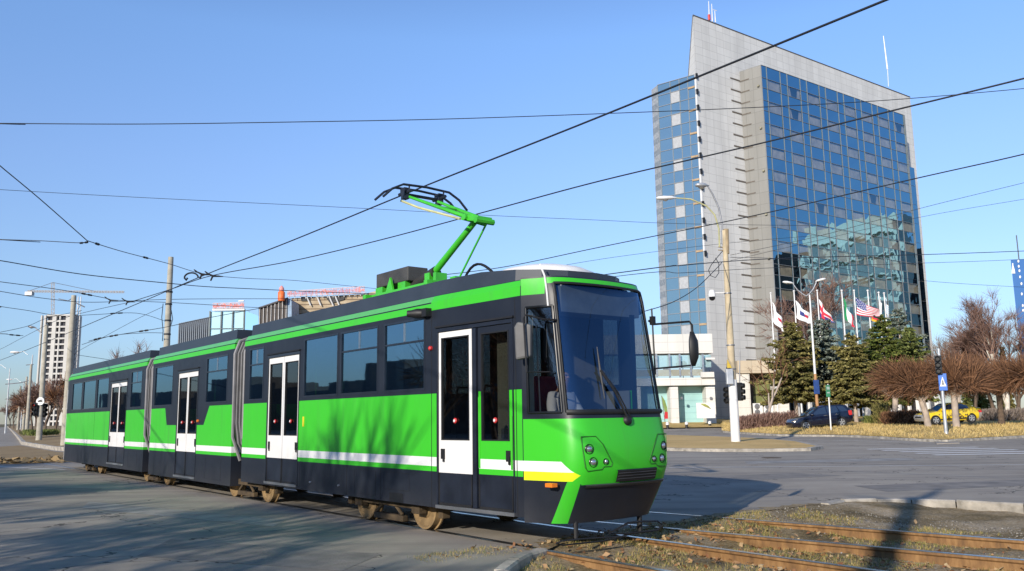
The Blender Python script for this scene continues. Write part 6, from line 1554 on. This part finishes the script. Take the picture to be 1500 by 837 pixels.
# tree row along the left street
PX = [(14, 590, 300), (20, 583, 250), (27, 578, 215), (33, 574, 190), (40, 571, 170), (47, 566, 150), (55, 560, 135), (66, 556, 122), (80, 552, 110), (96, 550, 100), (114, 548, 95)]
ord_ = ['farthest', 'second farthest', 'third farthest', 'fourth farthest', 'fifth farthest', 'sixth', 'fifth nearest', 'fourth nearest', 'third nearest', 'second nearest', 'nearest']
for i, (px, yt, Y) in enumerate(PX):
    b = at(px, 628, Y); b.z = .5; bare_tree(b, at(px, yt, Y).z - b.z, 'bare reddish brown street tree, %s in the row on the left street' % ord_[i], 100 + i, M['bark'], M['tw_brown' if i % 2 else 'tw_red'], .55, 3, (5, 4, 3), 11, 1.5, .05 + Y * .0002, group='trees along the left street', first=.30)
b = at(213, 545, 95); b.z = 0; bare_tree(b, at(211, 500, 95).z, 'bare tree whose twigs peep over the roof gap between rear and middle cars', 140, M['bark'], M['tw_red'], .5, 4, (4, 3, 3, 3), 8, 1.3, .04)
# trees behind the viewer whose shadows fall across the road and tram
for i, (x, y, h, sd) in enumerate(((-37, -21.5, 7.4, 1), (-32.5, -20.0, 7.8, 2), (-28.5, -20.6, 7.2, 3), (-24, -19.2, 7.8, 4), (-20, -19.8, 7.0, 5), (-16, -18.6, 7.4, 6), (-11.5, -19.2, 6.9, 7), (-6, -18.5, 8.9, 8), (-1, -20, 7.4, 9), (3.5, -17.6, 6.2, 10))):
    bare_tree(tl(x, y), h, 'leafless street tree behind the viewer, %s counted from the far end, shading the road' % ['first', 'second', 'third', 'fourth', 'fifth', 'sixth', 'seventh', 'eighth', 'ninth', 'tenth'][i], 200 + sd, M['bark'], M['tw_brown'], .85, 4, (5, 4, 3, 2), 16 if i < 6 else 10, 1.35 if i < 6 else 1.15, .055, group='trees behind the viewer', first=.22)
bt = thing('leaning_trunk', 'bare forked trunk beside the viewer throwing a long shadow over the rails', 'tree', (-3.35, -4.1, 0))
m = MB(); m.tube([(0, 0, -.3), (.02, 0, 4), (-.05, 0, 7.8), (-.08, 0, 8.6)], [.24, .20, .17, .13], 10); m.tube([(-.06, 0, 8.2), (.25, 0, 8.75), (.5, .1, 9.3)], [.12, .12, .05], 7); m.tube([(-.05, 0, 7.9), (-.7, 0, 8.6), (-1.4, 0, 8.8)], [.08, .05, .03], 6)
m.build('trunk', M['bark'], bt, smooth=60)
# ================================================================== VEHICLES AND DRIVER
def car_model(name, label, base, heading, paint, kind, tilt=0.0):
    t = thing(name, label, 'car', base); t.rotation_euler = (0, tilt, heading)
    if kind == 'suv':
        ST = [(2.38, .48, .66, .70), (2.30, .30, .80, .80), (2.05, .25, .93, .85), (1.5, .24, 1.02, .90), (1.0, .24, 1.08, .91), (.0, .24, 1.09, .92), (-1.2, .24, 1.10, .92), (-1.9, .26, 1.12, .90), (-2.25, .32, 1.10, .86), (-2.36, .45, .95, .80)]
        CAB = [(1.12, 1.05), (.22, 1.62), (-.5, 1.70), (-1.55, 1.67), (-1.98, 1.58), (-2.28, 1.08)]; WX = (1.42, -1.36); R = .36; ins = .14
        WIN = [[(.86, 1.10), (.18, 1.54), (-.32, 1.60), (-.34, 1.10)], [(-.42, 1.10), (-.40, 1.60), (-1.18, 1.59), (-1.30, 1.12)], [(-1.38, 1.14), (-1.26, 1.58), (-1.72, 1.53), (-2.02, 1.16)]]
    else:
        ST = [(2.15, .42, .60, .66), (2.08, .28, .70, .76), (1.85, .22, .80, .80), (1.3, .20, .88, .84), (.9, .20, .92, .85), (0, .20, .95, .86), (-1.0, .20, .97, .86), (-1.6, .22, 1.00, .84), (-2.05, .30, .98, .80), (-2.16, .45, .80, .74)]
        CAB = [(1.05, .90), (.28, 1.38), (-.2, 1.44), (-.75, 1.42), (-1.25, 1.26), (-1.75, .99)]; WX = (1.30, -1.28); R = .30; ins = .15
        WIN = [[(.82, .96), (.26, 1.31), (-.14, 1.36), (-.16, .97)], [(-.24, .97), (-.22, 1.36), (-.72, 1.34), (-1.12, 1.18), (-1.22, .99)]]
    W = max(s[3] for s in ST); mb = MB(); ringn = 11
    for x, zb, zt, wd in ST:
        pr_ = [(0, zb), (wd * .85, zb), (wd * .97, zb + .12), (wd, zb + (zt - zb) * .45), (wd * .985, zb + (zt - zb) * .72), (wd * .93, zt - .03), (wd * .80, zt), (wd * .4, zt + .02), (0, zt + .025)]
        full = pr_ + [(-y, z) for y, z in reversed(pr_[1:-1])]
        mb.v += [(x, y, z) for y, z in full]
    n = 16
    for i in range(len(ST) - 1):
        for k in range(n): a = i * n + k; b = i * n + (k + 1) % n; mb.f.append([a, b, b + n, a + n]); mb.m.append(0)
    mb.f.append(list(range(n))); mb.f.append(list(range((len(ST) - 1) * n, len(ST) * n))[::-1]); mb.m += [0, 0]
    body = fixn(mb.build('body', paint, t, smooth=40))
    zb0, zr = CAB[0][1], max(p[1] for p in CAB)
    def sidey(z): return (W - .06) - ins * max(0, (z - zb0)) / (zr - zb0) * 1.5
    cm = MB(); L_ = [Vector((x, -sidey(z), z)) for x, z in CAB]; Rr = [Vector((x, sidey(z), z)) for x, z in CAB]; n = len(CAB)
    cm.poly(L_); cm.poly(Rr[::-1])
    for i in range(n - 1): cm.quad(L_[i], L_[i + 1], Rr[i + 1], Rr[i])
    fixn(cm.build('cabin', paint, t, bevel=.04))
    gl = facade_glass(name + '_glass', (.7, .8, .9), .12, (0.015, 0.02, 0.026), .0, 1)
    for sgn in (-1, 1):
        for wv in WIN:
            g = MB(); g.poly([Vector((x, sgn * (sidey(z) + .006), z)) for x, z in wv]); g.build('side_window', gl, t)
    g = MB(); a, b = CAB[0], CAB[1]; d_ = Vector((.01, 0, .012)); q = lambda p, f, yy: Vector((p[0], yy * (sidey(p[1]) - .09), p[1]))
    g.quad(*[v + d_ for v in (q(a, 0, -1), q(a, 0, 1), q(b, 0, 1), q(b, 0, -1))]); g.build('windscreen', gl, t)
    g = MB(); a, b = CAB[-1], CAB[-2]; d_ = Vector((-.012, 0, .01)); g.quad(*[v + d_ for v in (q(a, 0, -1), q(a, 0, 1), q(b, 0, 1), q(b, 0, -1))]); g.build('rear_window', gl, t)
    for x in WX:
        for sgn in (-1, 1):
            yy = sgn * (W - .02)
            ar = MB(); ar.cyl((x, yy - sgn * .06, R), (0, 1, 0), R * 1.17, .14, 28); ar.build('wheel_arch', M['black'], t, smooth=40)
            wh = MB(); wh.lathe((x, yy - sgn * .02, R), (0, sgn, 0), [(-.16, R * .9), (-.1, R), (.02, R), (.055, R * .93), (.06, R * .7)], 28); wo_ = wh.build('wheel', M['black'], t, smooth=30)
            ri = MB(); c = Vector((x, yy + sgn * .035, R))
            ri.lathe(c, (0, sgn, 0), [(0, R * .70), (.012, R * .70), (.014, R * .62), (-.03, R * .58)], 24)
            for k in range(5):
                an = 2 * pi * k / 5 + .3; d2 = Vector((cos(an), 0, sin(an))); s2_ = Vector((-sin(an), 0, cos(an))); ri.prism([c + d2 * R * .1 - s2_ * R * .13, c + d2 * R * .64 - s2_ * R * .10, c + d2 * R * .64 + s2_ * R * .10, c + d2 * R * .1 + s2_ * R * .13], (0, sgn * .02, 0))
            ri.build('rim', M['galv'], wo_)
    for sgn in (-1, 1):
        x0, _, z1, wd = ST[1]; l = MB(); zc = ST[2][2] - .14
        l.prism([(ST[0][0] - .03, sgn * ST[0][3] * .75, zc - .09), (ST[0][0] - .06, sgn * ST[0][3] * 1.05, zc - .09), (ST[2][0] - .1, sgn * ST[2][3] * 1.0, zc + .06), (ST[2][0] + .03, sgn * ST[2][3] * .8, zc + .08)], (.02, sgn * .015, .06)); l.build('headlight', M['lens'], t)
        r0 = ST[-2]; l = MB(); zz = r0[2] - .24 if kind != 'suv' else 1.0; hh = .18 if kind != 'suv' else .36
        l.box(r0[0] - .05, r0[0] + .22, sgn * (r0[3] - .03) - .05, sgn * (r0[3] - .03) + .05, zz - hh / 2, zz + hh / 2); l.build('tail_light', M['red'], t, bevel=.03)
        mm = MB(); mm.lathe((CAB[0][0] - .28, sgn * (W + .06), CAB[0][1] + .08), (1, 0, 0), [(-.1, .04), (-.08, .1), (.05, .09), (.12, .03)], 10); mm.build('door_mirror', paint, t, smooth=50)
        hd = MB()
        for x in ((-.2, -1.1) if kind == 'suv' else (-.05, -.95)): hd.box(x - .09, x + .09, sgn * (W + .0) - .015, sgn * (W + .0) + .02, ST[5][2] - .13, ST[5][2] - .10)
        hd.build('door_handle', M['alu'] if kind == 'suv' else paint, t)
        sl = MB(); 
        for x in ((-.36, .92, -1.28) if kind == 'suv' else (-.18, .78, -1.0)): sl.box(x - .006, x + .006, sgn * (W * .985) - .01, sgn * (W * .985) + .012, ST[5][1] + .15, ST[5][2] - .08)
        sl.box(WX[1] + R * 1.2, WX[0] - R * 1.2, sgn * W - .02, sgn * W + .012, .30, .37); sl.build('door_seam', M['black'], t)
    gm_ = MB(); gm_.box(ST[0][0] - .06, ST[0][0] + .005, -.45, .45, .50, .60); gm_.box(ST[-1][0] - .01, ST[-1][0] + .05, -.26, .26, .62, .73, 0); gm_.build('grille', M['black'], t)
    return t
navy = simple('navy_car_paint', (0.006, 0.009, 0.026), .22, var=.1, coat=.6)
Ys = 66
pc = at(1201, 626, Ys); pc.z = 0
zf_, zr_ = at(1172.5, 630.5, Ys - .5).z, at(1230, 624.5, Ys + .5).z
suv = car_model('parked_car', 'dark blue estate car with red tail light parked on the verge edge', Vector((pc.x, Ys, (zf_ + zr_) / 2 - .02)), pi + .06, navy, 'suv', tilt=atan2(zr_ - zf_, 2.78) * .9)
t_ = NT('taxi_paint'); X, Y, Z = t_.xyz(t_.co()); nn = t_.noise(t_.scale(t_.co(), (2.2, 1, 3.2)), 2.2, 3, .6)
msk = t_.mul(t_.gt(nn, .53), t_.lt(Z, .78), t_.gt(Z, .30), t_.lt(t_.math('ABSOLUTE', X), 1.05))
c_ = t_.mix(msk, (0.78, 0.56, 0.02), (0.10, 0.07, 0.04)); c_ = t_.mix(t_.mul(t_.gt(t_.math('ABSOLUTE', X), 1.86), t_.lt(Z, .72)), c_, (0.35, 0.34, 0.32))
taxi_p = t_.done(t_.bsdf(c_, .25, coat=.5))
Yx = 57.6
pt = at(1389, 618, Yx); zt_ = at(1389, 620.5, Yx).z
taxi = car_model('parked_car', 'bright yellow taxi with dark door graphics parked behind the pollarded trees', Vector((pt.x, Yx, zt_)), pi + .02, taxi_p, 'sedan', tilt=.045)

taxi.scale = (.93, .93, .95)
# driver: one continuous skinned body, seated, hands on the console
def skinned(name, chain, mat, parent=None, levels=2):
    # chain: list of (point, radius, parent index)
    me = bpy.data.meshes.new(name); me.from_pydata([c[0] for c in chain], [(i, c[2]) for i, c in enumerate(chain) if c[2] is not None], []); o = bpy.data.objects.new(name, me); COL.objects.link(o)
    sk = o.modifiers.new('skin', 'SKIN'); sk.use_smooth_shade = True
    if not me.skin_vertices: me.attributes
    for i, c in enumerate(chain): me.skin_vertices[0].data[i].radius = (c[1], c[1])
    me.skin_vertices[0].data[0].use_root = True
    sb_ = o.modifiers.new('sub', 'SUBSURF'); sb_.levels = levels; sb_.render_levels = levels
    dg = bpy.context.evaluated_depsgraph_get(); ev = o.evaluated_get(dg); nm = bpy.data.meshes.new_from_object(ev); o.modifiers.clear(); o.data = nm; nm.name = name; nm.materials.clear(); nm.materials.append(mat)
    nm.polygons.foreach_set('use_smooth', [True] * len(nm.polygons))
    if parent: o.parent = parent
    return o
skin_m = simple('skin', (0.48, 0.27, 0.18), .6, var=.08)
body = [((0, 0, 0), .14, None), ((.0, 0, .20), .135, 0), ((.01, 0, .40), .15, 1), ((.03, 0, .54), .07, 2), ((.05, 0, .64), .075, 3), ((.06, 0, .74), .095, 4), ((.05, 0, .80), .07, 5)]
def add(p, r, par): body.append((p, r, par)); return len(body) - 1
for s in (-1, 1):
    a = add((.0, s * .18, .47), .065, 2); a = add((.10, s * .25, .24), .05, a); a = add((.34, s * .20, .18), .04, a); w_ = add((.40, s * .18, .19), .03, a)
    for q in range(4): f1 = add((.46, s * (.20 - .020 * q), .19 + .004 * q), .010, w_); f2 = add((.50 - .004 * abs(q - 1), s * (.20 - .021 * q), .165), .009, f1); add((.495, s * (.20 - .021 * q), .14), .008, f2)
    f1 = add((.42, s * .145, .18), .011, w_); add((.455, s * .13, .165), .009, f1)
    l = add((.18, s * .12, .0), .09, 0); l = add((.42, s * .13, .02), .065, l); l = add((.48, s * .13, -.26), .055, l); l = add((.50, s * .13, -.42), .04, l); add((.62, s * .14, -.46), .035, l)
drv = thing('person', 'tram driver in a pale grey shirt seated behind the windscreen', 'person', tl(-8.62, -.26, 1.44), atan2(-TT.y, -TT.x))
try:
    bo_ = skinned('body', body, skin_m, drv)
    m = MB(); m.lathe((.145, 0, .725), (1, 0, -.15), [(-.03, .022), (.02, .012)], 8); m.build('nose', skin_m, bo_, smooth=60)
    m = MB(); 
    for s in (-1, 1): m.lathe((.142, s * .034, .755), (1, 0, 0), [(0, .012), (.008, .006)], 8)
    m.build('eyes', M['black'], bo_)
    sh = [body[0], body[1], body[2], ((.02, 0, .50), .085, 2)]; sh = [(p, r + .022, q) for p, r, q in sh]
    for s in (-1, 1): k = len(sh); sh.append(((.0, s * .18, .47), .088, 2)); sh.append(((.10, s * .25, .24), .070, k)); sh.append(((.30, s * .208, .185), .055, k + 1))
    skinned('shirt', sh, simple('shirt_grey', (0.62, 0.62, 0.66), .8, var=.08), drv)
    tr = [((0, 0, -.01), .165, None)]
    for s in (-1, 1): k = len(tr); tr.append(((.18, s * .12, .0), .105, 0)); tr.append(((.42, s * .13, .02), .08, k)); tr.append(((.48, s * .13, -.26), .07, k + 1)); tr.append(((.50, s * .13, -.39), .06, k + 2))
    skinned('trousers', tr, simple('trousers_dark', (0.03, 0.03, 0.04), .8), drv)
    hr = [((.03, 0, .80), .085, None), ((-.01, 0, .74), .085, 0), ((-.02, 0, .67), .06, 1)]; skinned('hair', hr, simple('hair_brown', (0.04, 0.025, 0.015), .7), drv)
except Exception as ex:
    print('driver failed', ex)
